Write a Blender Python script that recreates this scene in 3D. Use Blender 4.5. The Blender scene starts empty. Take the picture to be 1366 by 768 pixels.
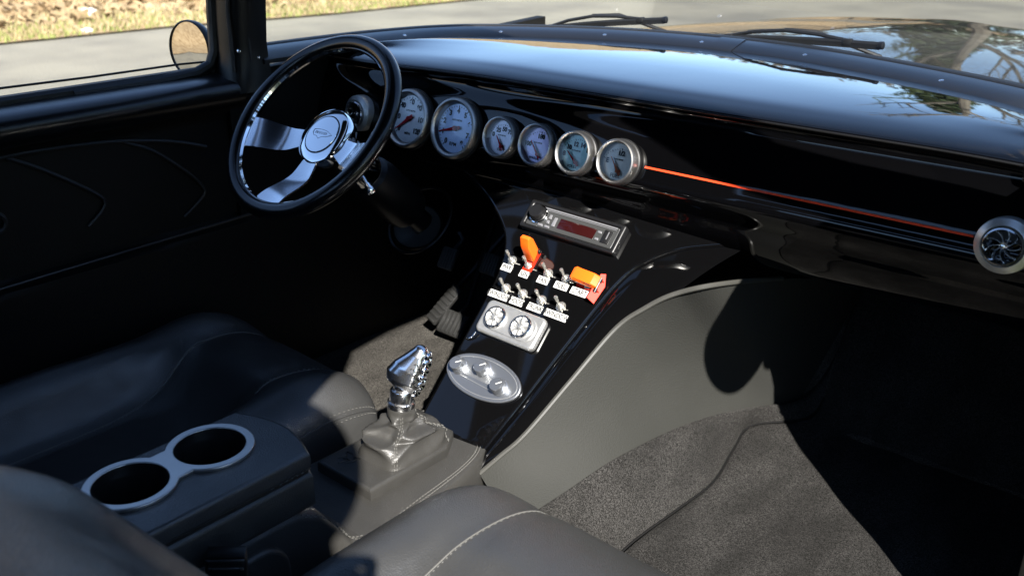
import bpy, bmesh, math, random
from mathutils import Vector, Matrix, noise
R = math.radians
random.seed(7)
scene = bpy.context.scene
COL = scene.collection
V = Vector

# ------------------------------------------------------------------ camera
C = V((0.91, -1.2688, 1.4095))
F = 1298.0                                   # focal length in pixels of the 1366 px photograph
PITCH = math.atan(534.0 / F)
AZ = R(-41.0)
FW = V((math.sin(AZ) * math.cos(PITCH), math.cos(AZ) * math.cos(PITCH), -math.sin(PITCH)))
RT = V((math.cos(AZ), -math.sin(AZ), 0))
UP = RT.cross(FW)


def ray(x, y):
    return FW * F + RT * (x - 683) + UP * (384 - y)


def at(x, y, X=None, Y=None, Z=None):
    """where the sight line of a measured image point meets a world plane"""
    d = ray(x, y)
    t = (X - C.x) / d.x if X is not None else (Y - C.y) / d.y if Y is not None else (Z - C.z) / d.z
    return C + d * t


def on_slope(x, y, k=.885):
    """... meets the 45 degree console plane y - z = -k"""
    d = ray(x, y)
    t = (-k - (C.y - C.z)) / (d.y - d.z)
    return C + d * t


cam = bpy.data.cameras.new('camera')
camo = bpy.data.objects.new('camera', cam)
COL.objects.link(camo)
camo.matrix_world = Matrix(((RT.x, UP.x, -FW.x, C.x), (RT.y, UP.y, -FW.y, C.y), (RT.z, UP.z, -FW.z, C.z), (0, 0, 0, 1)))
cam.sensor_width = 36
cam.lens = 36 * F / 1366
cam.clip_start = .02
cam.clip_end = 2000
cam.dof.use_dof = True
cam.dof.focus_distance = 1.55
cam.dof.aperture_fstop = 6.3
scene.camera = camo

# ------------------------------------------------------------------ light
SUN = V((.85, -.60, .80)).normalized()
EXPOSURE = 1.85
world = bpy.data.worlds.new('World')
scene.world = world
world.use_nodes = True
nt = world.node_tree
sky = nt.nodes.new('ShaderNodeTexSky')
sky.sky_type = 'NISHITA'
sky.sun_disc = False
sky.sun_elevation = math.asin(SUN.z)
sky.sun_rotation = math.atan2(SUN.x, SUN.y)
sky.air_density = 1.0
sky.dust_density = .2
sky.ozone_density = 2.0
sky.altitude = 2500
bg = nt.nodes['Background']
bg.inputs[1].default_value = .105
nt.links.new(sky.outputs[0], bg.inputs[0])
sl = bpy.data.lights.new('sun', 'SUN')
sl.energy = 5.0
sl.angle = R(.53)
sl.color = (1, .955, .89)
so = bpy.data.objects.new('sun', sl)
COL.objects.link(so)
so.rotation_euler = SUN.to_track_quat('Z', 'Y').to_euler()
scene.view_settings.view_transform = 'Standard'
scene.view_settings.look = 'None'
scene.view_settings.exposure = EXPOSURE
scene.view_settings.gamma = 1
scene.view_settings.use_curve_mapping = False
try:
    scene.cycles.max_bounces = 10
    scene.cycles.transparent_max_bounces = 12
    scene.cycles.caustics_reflective = False
    scene.cycles.caustics_refractive = False
    scene.cycles.sample_clamp_indirect = 6
except Exception:
    pass


# ------------------------------------------------------------------ materials
def mat(name, col, rough=.5, metal=0, spec=.5, coat=0, bump=None, vary=None, rvary=None, emit=None):
    """bump=(kind, scale, strength, distance); vary=(scale, second colour, lo, hi); rvary=(scale, rough2)"""
    m = bpy.data.materials.new(name)
    m.use_nodes = True
    n, l = m.node_tree.nodes, m.node_tree.links
    b = n['Principled BSDF']
    b.inputs['Base Color'].default_value = (*col, 1)
    b.inputs['Roughness'].default_value = rough
    b.inputs['Metallic'].default_value = metal
    b.inputs['Specular IOR Level'].default_value = spec
    b.inputs['Coat Weight'].default_value = coat
    b.inputs['Coat Roughness'].default_value = .02
    tc = n.new('ShaderNodeTexCoord')
    if vary:
        t = n.new('ShaderNodeTexNoise')
        t.inputs['Scale'].default_value = vary[0]
        t.inputs['Detail'].default_value = 6
        l.new(tc.outputs['Object'], t.inputs['Vector'])
        mr = n.new('ShaderNodeMapRange')
        mr.inputs['From Min'].default_value = vary[2]
        mr.inputs['From Max'].default_value = vary[3]
        l.new(t.outputs['Fac'], mr.inputs['Value'])
        mx = n.new('ShaderNodeMix')
        mx.data_type = 'RGBA'
        mx.inputs['A'].default_value = (*col, 1)
        mx.inputs['B'].default_value = (*vary[1], 1)
        l.new(mr.outputs['Result'], mx.inputs['Factor'])
        l.new(mx.outputs['Result'], b.inputs['Base Color'])
    if rvary:
        t = n.new('ShaderNodeTexNoise')
        t.inputs['Scale'].default_value = rvary[0]
        t.inputs['Detail'].default_value = 5
        l.new(tc.outputs['Object'], t.inputs['Vector'])
        mr = n.new('ShaderNodeMapRange')
        mr.inputs['From Min'].default_value = .35
        mr.inputs['From Max'].default_value = .68
        mr.inputs['To Min'].default_value = rough
        mr.inputs['To Max'].default_value = rvary[1]
        l.new(t.outputs['Fac'], mr.inputs['Value'])
        l.new(mr.outputs['Result'], b.inputs['Roughness'])
    if bump:
        if bump[0] == 'voronoi':
            t = n.new('ShaderNodeTexVoronoi')
            out = 'Distance'
        else:
            t = n.new('ShaderNodeTexNoise')
            t.inputs['Detail'].default_value = 4
            out = 'Fac'
        t.inputs['Scale'].default_value = bump[1]
        l.new(tc.outputs['Object'], t.inputs['Vector'])
        bp = n.new('ShaderNodeBump')
        bp.inputs['Strength'].default_value = bump[2]
        bp.inputs['Distance'].default_value = bump[3]
        l.new(t.outputs[out], bp.inputs['Height'])
        l.new(bp.outputs['Normal'], b.inputs['Normal'])
    if emit:
        b.inputs['Emission Color'].default_value = (*emit[0], 1)
        b.inputs['Emission Strength'].default_value = emit[1]
    return m


def carpet(name, dark, light):
    """cut pile: single tufts, brushed patches and a fuzzy bump"""
    m = mat(name, dark, .95, spec=.08)
    n, l = m.node_tree.nodes, m.node_tree.links
    b = n['Principled BSDF']
    tc = n.new('ShaderNodeTexCoord')
    vo = n.new('ShaderNodeTexVoronoi')
    vo.inputs['Scale'].default_value = 820
    l.new(tc.outputs['Object'], vo.inputs['Vector'])
    sep = n.new('ShaderNodeSeparateColor')
    l.new(vo.outputs['Color'], sep.inputs[0])
    big = n.new('ShaderNodeTexNoise')
    big.inputs['Scale'].default_value = 11
    big.inputs['Detail'].default_value = 5
    mp = n.new('ShaderNodeMapping')
    mp.inputs['Scale'].default_value = (1.6, .6, 1)
    l.new(tc.outputs['Object'], mp.inputs['Vector'])
    l.new(mp.outputs['Vector'], big.inputs['Vector'])
    mr = n.new('ShaderNodeMapRange')
    mr.inputs['From Min'].default_value = .36
    mr.inputs['From Max'].default_value = .66
    mr.inputs['To Min'].default_value = .55
    mr.inputs['To Max'].default_value = 1.15
    l.new(big.outputs['Fac'], mr.inputs['Value'])
    mu = n.new('ShaderNodeMath')
    mu.operation = 'MULTIPLY'
    pw = n.new('ShaderNodeMath')
    pw.operation = 'POWER'
    pw.inputs[1].default_value = 1.5
    l.new(sep.outputs[0], pw.inputs[0])
    l.new(pw.outputs[0], mu.inputs[0])
    l.new(mr.outputs['Result'], mu.inputs[1])
    mx = n.new('ShaderNodeMix')
    mx.data_type = 'RGBA'
    mx.inputs['A'].default_value = (*dark, 1)
    mx.inputs['B'].default_value = (*light, 1)
    l.new(mu.outputs[0], mx.inputs['Factor'])
    l.new(mx.outputs['Result'], b.inputs['Base Color'])
    bp = n.new('ShaderNodeBump')
    bp.inputs['Strength'].default_value = .9
    bp.inputs['Distance'].default_value = .004
    l.new(sep.outputs[1], bp.inputs['Height'])
    l.new(bp.outputs['Normal'], b.inputs['Normal'])
    return m


def glass_mat(name, tint=(1, 1, 1), gloss=1.0):
    m = bpy.data.materials.new(name)
    m.use_nodes = True
    n, l = m.node_tree.nodes, m.node_tree.links
    n.clear()
    o = n.new('ShaderNodeOutputMaterial')
    tr = n.new('ShaderNodeBsdfTransparent')
    tr.inputs[0].default_value = (*tint, 1)
    gl = n.new('ShaderNodeBsdfGlossy')
    gl.inputs['Roughness'].default_value = .01
    fr = n.new('ShaderNodeFresnel')
    fr.inputs['IOR'].default_value = 1.45
    mu = n.new('ShaderNodeMath')
    mu.operation = 'MULTIPLY'
    mu.inputs[1].default_value = gloss
    mx = n.new('ShaderNodeMixShader')
    l.new(fr.outputs[0], mu.inputs[0])
    l.new(mu.outputs[0], mx.inputs[0])
    l.new(tr.outputs[0], mx.inputs[1])
    l.new(gl.outputs[0], mx.inputs[2])
    l.new(mx.outputs[0], o.inputs[0])
    return m


M = {}
M['gloss'] = mat('gloss_black_paint', (.0015, .0015, .0018), .03, spec=.42, vary=(700, (.06, .06, .06), .795, .83), bump=('noise', 9, .04, .004))
M['panel'] = mat('gloss_black_panel', (.002, .002, .0022), .045, spec=.42, vary=(900, (.05, .05, .05), .78, .82))
M['satin'] = mat('satin_black_paint', (.003, .003, .0033), .36, spec=.3)
M['pedal'] = mat('ribbed_rubber', (.016, .016, .0155), .36)
M['piping'] = mat('vinyl_piping', (.045, .0445, .040), .36)
M['rubber'] = mat('black_rubber', (.006, .006, .006), .55, bump=('noise', 300, .2, .001))
M['plastic'] = mat('black_plastic', (.006, .006, .0065), .38, bump=('noise', 500, .15, .0005))
M['leather'] = mat('black_leather', (.033, .0331, .0325), .29, spec=.75, bump=('voronoi', 520, .35, .0011), rvary=(30, .42))
M['leather_soft'] = mat('black_soft_leather', (.031, .0300, .0275), .33, spec=.55, bump=('voronoi', 600, .3, .001), rvary=(40, .5))
M['vinyl'] = mat('charcoal_vinyl', (.0182, .0186, .0162), .78, spec=.3, bump=('voronoi', 420, .35, .0012), vary=(5, (.0225, .0228, .0202), .38, .66))
M['doorcloth'] = mat('door_vinyl', (.0045, .0042, .0035), .6, spec=.16, bump=('voronoi', 600, .25, .0008))
M['carpet'] = carpet('charcoal_carpet', (.0085, .0083, .0078), (.058, .0558, .0528))
M['carpet_tan'] = carpet('grey_carpet', (.016, .0152, .0138), (.115, .107, .095))
M['chrome'] = mat('chrome', (.86, .87, .88), .055, 1)
M['chrome_spoke'] = mat('polished_spoke', (.80, .81, .83), .19, 1)
M['chrome_rough'] = mat('worn_chrome', (.72, .72, .72), .16, 1, rvary=(60, .26))
M['alu'] = mat('satin_aluminium', (.50, .49, .47), .36, 1, rvary=(80, .38))
M['alu_plate'] = mat('brushed_aluminium_plate', (.60, .60, .585), .34, .85, rvary=(120, .42), bump=('noise', 200, .08, .0005))
M['alu_dull'] = mat('dull_aluminium', (.33, .345, .37), .34, .9, bump=('noise', 700, .2, .0005))
M['dial'] = mat('silver_dial', (.86, .87, .90), .36, .65, vary=(400, (.80, .82, .86), .4, .6))
M['dial_ink'] = mat('dial_ink', (.015, .018, .03), .5)
M['needle'] = mat('red_needle', (.80, .012, .03), .5, spec=.2)
for nm_, c_ in (('dial_blue_refl', (.60, .72, .96)), ('dial_lilac_refl', (.80, .80, .93)), ('dial_violet_refl', (.68, .64, .93)), ('dial_teal_refl', (.56, .80, .78)), ('dial_cream_refl', (.70, .68, .62))):  # face tints that paint in coloured reflections on the lenses
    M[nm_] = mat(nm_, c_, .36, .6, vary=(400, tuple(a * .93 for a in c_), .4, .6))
M['needle_orange'] = mat('orange_needle', (.75, .14, .02), .4)
M['glass'] = glass_mat('clear_glass', (.97, .98, .98), 1.0)
M['pedal_lifted'] = mat('lightened_pedal_rubber', (.085, .085, .082), .35)  # pedal rubber lightened in colour so the shaded pedals and dome read
M['lens'] = glass_mat('gauge_lens', (1, 1, 1), 1.1)
M['wind_glass'] = glass_mat('windscreen_glass', (.96, .975, .965), .35)
M['mirror'] = mat('mirror_glass', (.55, .53, .49), .01, 1)
M['white'] = mat('white_label', (.52, .52, .50), .6, spec=.2)
M['ink'] = mat('black_lettering', (.01, .01, .01), .5)
M['stripe'] = mat('red_orange_pinstripe', (.72, .060, .018), .3)
M['orange'] = mat('orange_guard_plastic', (.84, .115, .006), .36)
M['red'] = mat('red_guard_plastic', (.62, .022, .006), .5, spec=.2)
M['toggle'] = mat('plated_steel', (.70, .68, .62), .28, .9)
M['rim'] = mat('rim_black', (.0035, .0035, .004), .22)
M['lcd'] = mat('dark_red_screen', (.018, .003, .003), .15)
M['thread'] = mat('grey_thread', (.10, .098, .09), .6)
M['hole'] = mat('cup_well', (.006, .006, .006), .35)
M['radio'] = mat('radio_face', (.035, .036, .036), .22, coat=.3)
M['radio_silver'] = mat('radio_silver', (.30, .30, .32), .3, .6)
M['band'] = mat('windscreen_moulding', (.006, .006, .0065), .28)
M['screw'] = mat('screw_steel', (.75, .75, .75), .25, 1)
M['asphalt'] = mat('pale_asphalt', (.205, .192, .150), .9, spec=.2, vary=(.9, (.140, .132, .108), .40, .66), bump=('noise', 45, .6, .02))
M['earth'] = mat('leaf_litter', (.22, .155, .085), .95, spec=.1, vary=(3.0, (.34, .26, .155), .38, .62), bump=('noise', 8, .8, .08))
M['turf'] = mat('dark_turf', (.035, .045, .016), .95, spec=.1, vary=(4, (.06, .058, .025), .4, .65), bump=('noise', 40, .8, .03))
M['straw'] = mat('dry_grass', (.27, .215, .115), .9, spec=.1)
M['grassg'] = mat('green_grass', (.17, .185, .06), .9, spec=.1)
M['litter'] = mat('pale_stone', (.62, .60, .57), .8)
M['bark'] = mat('grey_bark', (.10, .085, .065), .9, vary=(14, (.17, .15, .115), .4, .6), bump=('noise', 30, .6, .03))
M['foliage'] = mat('evergreen_foliage', (.030, .050, .018), .8, vary=(5, (.06, .085, .03), .4, .6))
M['headliner'] = mat('black_headliner', (.004, .004, .004), .9, spec=.2)
M['carpaint'] = mat('black_car_paint', (.004, .004, .005), .03, coat=.6)


# ------------------------------------------------------------------ mesh helpers
def bm_new():
    return bmesh.new()


def add_box(bm, c, s, rot=None, bev=0.0, seg=2):
    """a box of full size s at c, optionally rotated by a 3x3 matrix and bevelled"""
    r = bmesh.ops.create_cube(bm, size=1)
    vs = r['verts']
    for v in vs:
        v.co = V((v.co.x * s[0], v.co.y * s[1], v.co.z * s[2]))
    if bev > 0:
        es = list({e for v in vs for e in v.link_edges})
        g = bmesh.ops.bevel(bm, geom=es, offset=bev, segments=seg, affect='EDGES', profile=.5)
        vs = list({v for f in g['faces'] for v in f.verts} | {v for v in vs if v.is_valid})
    for v in vs:
        if rot is not None:
            v.co = rot @ v.co
        v.co += V(c)
    return vs


def frames(path, closed=False):
    n = len(path)
    out = []
    prev = None
    for i in range(n):
        if closed:
            t = path[(i + 1) % n] - path[i - 1]
        else:
            t = path[min(i + 1, n - 1)] - path[max(i - 1, 0)]
        t = t.normalized()
        if prev is None:
            a = V((0, 0, 1)) if abs(t.z) < .9 else V((1, 0, 0))
            u = t.cross(a).normalized()
        else:
            u = prev - t * prev.dot(t)
            u = u.normalized()
        prev = u
        out.append((u, t.cross(u)))
    return out


def add_tube(bm, path, rad, seg=10, closed=False, caps=True, flat=1.0):
    path = [V(p) for p in path]
    fr = frames(path, closed)
    rings = []
    for i, p in enumerate(path):
        r = rad(i / (len(path) - 1)) if callable(rad) else rad
        u, w = fr[i]
        rings.append([bm.verts.new(p + u * (math.cos(2 * math.pi * k / seg) * r) + w * (math.sin(2 * math.pi * k / seg) * r * flat)) for k in range(seg)])
    m = len(rings)
    for i in range(m if closed else m - 1):
        a, b = rings[i], rings[(i + 1) % m]
        for k in range(seg):
            bm.faces.new((a[k], a[(k + 1) % seg], b[(k + 1) % seg], b[k]))
    if caps and not closed:
        bm.faces.new(rings[0][::-1])
        bm.faces.new(rings[-1])


def sweep(bm, path, prof, closed_prof=True, ups=None):
    """sweep a 2D profile (side, up) along a path whose up is ups or +Z"""
    path = [V(p) for p in path]
    rings = []
    n = len(path)
    for i, p in enumerate(path):
        t = (path[min(i + 1, n - 1)] - path[max(i - 1, 0)]).normalized()
        up = V(ups[i]) if ups else V((0, 0, 1))
        s = t.cross(up).normalized()
        u = s.cross(t)
        rings.append([bm.verts.new(p + s * a + u * b) for a, b in prof])
    m = len(prof)
    for i in range(n - 1):
        for k in range(m if closed_prof else m - 1):
            bm.faces.new((rings[i][k], rings[i][(k + 1) % m], rings[i + 1][(k + 1) % m], rings[i + 1][k]))
    if closed_prof:
        bm.faces.new(rings[0][::-1])
        bm.faces.new(rings[-1])


def add_lathe(bm, prof, seg=40, cap0=False, cap1=False, mtx=None):
    """prof = [(r, z)] about local Z"""
    rings = []
    for r, z in prof:
        ring = []
        for k in range(seg):
            p = V((r * math.cos(2 * math.pi * k / seg), r * math.sin(2 * math.pi * k / seg), z))
            ring.append(bm.verts.new(mtx @ p if mtx is not None else p))
        rings.append(ring)
    for a, b in zip(rings, rings[1:]):
        for k in range(seg):
            bm.faces.new((a[k], a[(k + 1) % seg], b[(k + 1) % seg], b[k]))
    if cap0:
        bm.faces.new(rings[0][::-1])
    if cap1:
        bm.faces.new(rings[-1])


def add_grid(bm, fn, nu, nv):
    g = [[bm.verts.new(V(fn(i / nu, j / nv))) for j in range(nv + 1)] for i in range(nu + 1)]
    for i in range(nu):
        for j in range(nv):
            bm.faces.new((g[i][j], g[i + 1][j], g[i + 1][j + 1], g[i][j + 1]))
    return g


def add_loft(bm, rings, caps=True):
    rr = [[bm.verts.new(V(p)) for p in r] for r in rings]
    for a, b in zip(rr, rr[1:]):
        m = len(a)
        for k in range(m):
            bm.faces.new((a[k], a[(k + 1) % m], b[(k + 1) % m], b[k]))
    if caps:
        bm.faces.new(rr[0][::-1])
        bm.faces.new(rr[-1])


def curve_bm(cu):
    o = bpy.data.objects.new('tmp', cu)
    COL.objects.link(o)
    dg = bpy.context.evaluated_depsgraph_get()
    me = bpy.data.meshes.new_from_object(o.evaluated_get(dg))
    bm = bmesh.new()
    bm.from_mesh(me)
    bpy.data.objects.remove(o)
    bpy.data.meshes.remove(me)
    bpy.data.curves.remove(cu)
    return bm


def add_bm(dst, src, mtx=None):
    me = bpy.data.meshes.new('t')
    if mtx is not None:
        src.transform(mtx)
    src.to_mesh(me)
    dst.from_mesh(me)
    bpy.data.meshes.remove(me)
    src.free()


def plate(outlines, depth, bevel=.0, bres=2):
    """a plate in local XY, centred on z=0, from closed outlines (the later ones are holes)"""
    cu = bpy.data.curves.new('p', 'CURVE')
    cu.dimensions = '2D'
    cu.fill_mode = 'BOTH'
    cu.extrude = max(depth / 2 - bevel, 0)
    cu.bevel_depth = bevel
    cu.bevel_resolution = bres
    cu.offset = -bevel
    for pts in outlines:
        s = cu.splines.new('POLY')
        s.points.add(len(pts) - 1)
        for q, (x, y) in zip(s.points, pts):
            q.co = (x, y, 0, 1)
        s.use_cyclic_u = True
    return curve_bm(cu)


FONT_CACHE = {}


def text(s, size, thick=.0002, sx=1.0, bold=0.0):
    cu = bpy.data.curves.new('t', 'FONT')
    cu.body = s
    cu.size = size
    cu.align_x = 'CENTER'
    cu.align_y = 'CENTER'
    cu.extrude = thick / 2
    cu.offset = bold
    b = curve_bm(cu)
    if sx != 1:
        b.transform(Matrix.Diagonal((sx, 1, 1, 1)))
    return b


def rrect(w, h, r, n=6, cx=0, cy=0):
    out = []
    for qx, qy, a0 in ((1, 1, 0), (-1, 1, 90), (-1, -1, 180), (1, -1, 270)):
        for i in range(n + 1):
            a = R(a0 + 90 * i / n)
            out.append((cx + qx * (w / 2 - r) + r * math.cos(a), cy + qy * (h / 2 - r) + r * math.sin(a)))
    return out


def circ(cx, cy, r, n=40, r2=None):
    return [(cx + r * math.cos(2 * math.pi * k / n), cy + (r2 or r) * math.sin(2 * math.pi * k / n)) for k in range(n)]


def catmull(pts, n):
    """n samples through the control points"""
    P = [V(p) for p in pts]
    P = [P[0] * 2 - P[1]] + P + [P[-1] * 2 - P[-2]]
    m = len(P) - 3
    out = []
    for i in range(n):
        t = i / (n - 1) * m
        k = min(int(t), m - 1)
        t -= k
        a, b, c, d = P[k:k + 4]
        out.append(.5 * ((2 * b) + (c - a) * t + (2 * a - 5 * b + 4 * c - d) * t * t + (3 * b - a - 3 * c + d) * t ** 3))
    return out


def interp(x, tab):
    if x <= tab[0][0]:
        return tab[0][1]
    for (x0, y0), (x1, y1) in zip(tab, tab[1:]):
        if x <= x1:
            t = (x - x0) / (x1 - x0)
            return y0 + (y1 - y0) * t
    return tab[-1][1]


def smooth(t):
    t = min(max(t, 0), 1)
    return t * t * (3 - 2 * t)


# ------------------------------------------------------------------ object helpers
def obj(name, bm, m, parent=None, ang=35, world_co=False, label=None):
    """link a bmesh as ONE mesh object; world_co: its vertices are in world space"""
    if world_co and parent is not None:
        mt = parent.matrix_basis.copy()
        if parent.parent is not None:
            mt = parent.parent.matrix_basis @ mt
        bm.transform(mt.inverted())
    bmesh.ops.recalc_face_normals(bm, faces=bm.faces)
    me = bpy.data.meshes.new(name)
    bm.to_mesh(me)
    bm.free()
    me.polygons.foreach_set('use_smooth', [True] * len(me.polygons))
    try:
        me.set_sharp_from_angle(angle=R(ang))
    except Exception:
        pass
    me.materials.append(M[m] if isinstance(m, str) else m)
    o = bpy.data.objects.new(name, me)
    COL.objects.link(o)
    if parent is not None:
        o.parent = parent
    if label:
        o['label'] = label
    return o


def thing(name, label, cat, loc=(0, 0, 0), rot=None, group=None):
    o = bpy.data.objects.new(name, None)
    o.empty_display_size = .02
    COL.objects.link(o)
    mt = rot.to_4x4() if rot is not None else Matrix.Identity(4)
    mt.translation = V(loc)
    o.matrix_basis = mt
    o['label'] = label
    o['category'] = cat
    if group:
        o['group'] = group
    return o


def tag(o, label, cat, group=None):
    o['label'] = label
    o['category'] = cat
    if group:
        o['group'] = group
    return o


def structure(name, bm, m, ang=35):
    o = obj(name, bm, m, None, ang)
    o['kind'] = 'structure'
    return o


def copy_thing(o, loc=None):
    c = o.copy()
    COL.objects.link(c)
    if loc is not None:
        c.matrix_basis = Matrix.Translation(V(loc) - o.matrix_basis.translation) @ o.matrix_basis
    for ch in list(o.children):
        d = ch.copy()
        COL.objects.link(d)
        d.parent = c
        for g in list(ch.children):
            e = g.copy()
            COL.objects.link(e)
            e.parent = d
    return c


def rot_to(nrm, xdir=(1, 0, 0)):
    """3x3 whose Z is nrm and whose X is as near as may be xdir"""
    z = V(nrm).normalized()
    x = V(xdir)
    x = (x - z * x.dot(z)).normalized()
    y = z.cross(x)
    return Matrix(((x.x, y.x, z.x), (x.y, y.y, z.y), (x.z, y.z, z.z)))


# ================================================================== OUTSIDE
bm = bm_new()
add_grid(bm, lambda u, v: (-400 + 800 * u, -400 + 800 * v, 0), 8, 8)
structure('road', bm, 'asphalt')

# unseen dark turf added on the right to cut bounce into the cabin
bm = bm_new()
add_grid(bm, lambda u, v: (.98 + .25 * noise.noise(V((0, v * 60, 0))) + 60 * u ** 2, -60 + 120 * v, .006 + .3 * max(0, u - .3)), 20, 160)
structure('bounce_cut_turf', bm, 'turf')

# bank beyond the road on the left
VERGE = [(-11.5, -50), (-9.6, -3), (-9.2, 1.5), (-9.05, 3), (-8.95, 4.5), (-8.55, 6.2), (-8.4, 8.2), (-8.2, 10.5), (-7.9, 14), (-7.5, 20), (-7, 40)]


def edge_x(y):
    return interp(y, [(b, a) for a, b in VERGE])


def bank_z(x, y):
    d = edge_x(y) - x
    return max(0, .02 + .05 * min(d, 1.2) + .30 * max(0, d - 1.2) * smooth((d - 1.0) / 3)) + (.05 * noise.noise(V((x * .9, y * .9, 0))) if d > .3 else 0)


def bank_fn(u, v):
    y = -50 + 98 * v
    x = edge_x(y) - 30 * u ** 1.8
    return (x, y, bank_z(x, y) + .004)


bm = bm_new()
add_grid(bm, bank_fn, 60, 160)
structure('bank', bm, 'earth')


def blades(bm, n, ylo, yhi, dlo, dhi, hlo, hhi, wd):
    for _ in range(n):
        y = random.uniform(ylo, yhi)
        d = dlo + (dhi - dlo) * random.random() ** 1.3
        x = edge_x(y) - d
        z = bank_z(x, y)
        a = random.uniform(0, 6.28)
        h = random.uniform(hlo, hhi)
        ln = random.uniform(-.6, .6) * h
        dx, dy = math.cos(a) * wd, math.sin(a) * wd
        p = [bm.verts.new((x - dx, y - dy, z)), bm.verts.new((x + dx, y + dy, z)), bm.verts.new((x + dy / wd * ln, y - dx / wd * ln, z + h))]
        bm.faces.new(p)


bm = bm_new()
blades(bm, 5000, -2.0, 14, .0, 1.0, .02, .07, .014)
g = obj('grass', bm, 'grassg')
g['kind'] = 'stuff'
bm = bm_new()
blades(bm, 9000, -2.0, 14, .1, 1.4, .02, .08, .016)
g = obj('dry_grass', bm, 'straw')
g['kind'] = 'stuff'


def leaf_litter():
    bm = bm_new()
    for _ in range(9000):
        y = random.uniform(-1, 14)
        d = random.uniform(.7, 7)
        x = edge_x(y) - d
        z = bank_z(x, y) + .03
        s = random.uniform(.03, .09)
        rm = Matrix.Rotation(random.uniform(0, 6.28), 3, V((random.uniform(-1, 1), random.uniform(-1, 1), random.uniform(-1, 1))).normalized())
        vs = [bm.verts.new(rm @ V(q) * s + V((x, y, z))) for q in ((-1, -.5, 0), (.2, -.7, .1), (1, .3, 0), (-.3, .6, .1))]
        bm.faces.new(vs)
    return bm


g = obj('fallen_leaves', leaf_litter(), 'earth')
g['kind'] = 'stuff'


def stone(px, py, s, label, flat=.45):
    p = at(px, py, Z=0)
    d = edge_x(p.y) - p.x
    if d > 0:
        for _ in range(12):
            zz = bank_z(p.x, p.y)
            p = at(px, py, Z=zz)
    bm = bm_new()
    bmesh.ops.create_icosphere(bm, subdivisions=2, radius=s)
    for v in bm.verts:
        k = 1 + .35 * noise.noise(v.co * 3 / s * .3 + V((px, 0, 0)))
        v.co = V((v.co.x * k, v.co.y * k * .8, v.co.z * flat * k))
    o = obj('stone', bm, 'litter', ang=20)
    o.location = p + V((0, 0, s * flat * .3))
    tag(o, label, 'stone')


stone(118, 19, .12, 'larger white stone lying on the brown bank beyond the road')
stone(117, 43, .08, 'small white stone at the grassy foot of the bank')


def tree(x, y, h, seed, label, green=False):
    rnd = random.Random(seed)
    t = thing('bare_tree' if not green else 'evergreen_tree', label, 'tree', (x, y, 0), None, 'trees beyond the road')
    bm = bm_new()
    r0 = h * .022

    def limb(p, d, ln, r, lev):
        pts = [p]
        n = 5
        for i in range(n):
            d = (d + V((rnd.uniform(-1, 1), rnd.uniform(-1, 1), rnd.uniform(-.3, .5))) * (.10 + .05 * lev)).normalized()
            p = p + d * ln / n
            pts.append(p)
        add_tube(bm if lev > 0 else tb, pts, lambda s: r * (1 - .6 * s), 7 if lev < 2 else 4)
        if lev < 3:
            for k in range(5 if lev == 0 else 4):
                q = pts[2 + k % 4]
                a = rnd.uniform(0, 6.28)
                nd = (d * .6 + V((math.cos(a), math.sin(a), rnd.uniform(.1, .7))) * .8).normalized()
                limb(q, nd, ln * rnd.uniform(.4, .62), r * .48, lev + 1)
    tb = bm_new()
    limb(V((0, 0, -.05)), V((0, 0, 1)), h * .6, r0, 0)
    obj('trunk', tb, 'bark', t)
    if green:
        for _ in range(1600):
            hh = rnd.uniform(.12, 1)
            rr = (1 - hh) * h * .26 * rnd.uniform(.3, 1.05) + .1
            a = rnd.uniform(0, 6.28)
            p = V((math.cos(a) * rr, math.sin(a) * rr, hh * h))
            s = h * .035
            for _k in range(3):
                vs = [bm.verts.new(p + V((rnd.uniform(-1, 1), rnd.uniform(-1, 1), rnd.uniform(-.7, .5))) * s) for _q in range(3)]
                bm.faces.new(vs)
    obj('crown', bm, 'foliage' if green else 'bark', t)
    return t


# ================================================================== CABIN SHELL (setting)
XL, XR = -.75, .75
FLOOR = .42

# the curve of the windscreen base, left pillar to right pillar
WS = catmull([(-.672, -.165, 1.104), (-.668, 0, 1.104), (-.655, .138, 1.104), (-.605, .285, 1.104), (-.489, .383, 1.104), (-.33, .455, 1.105), (-.179, .492, 1.105),
              (.0, .497, 1.105), (.166, .462, 1.105), (.394, .380, 1.104), (.549, .289, 1.104), (.635, .17, 1.104), (.665, .02, 1.104), (.675, -.12, 1.104)], 90)
WSY = sorted((p.x, p.y) for p in WS[10:82])


def ws_y(x):
    return max(interp(x, WSY), .03)


# floor with toe board
def floor_fn(u, v):
    x = -.745 + 1.49 * u
    y = -1.75 + 2.45 * v
    z = FLOOR
    if y > .40:
        z += (y - .40) * 1.1
    # tunnel hump
    return (x, y, z)


bm = bm_new()
add_grid(bm, floor_fn, 40, 60)
fl = obj('carpet_floor', bm, 'carpet_tan')
fl['kind'] = 'structure'


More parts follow.
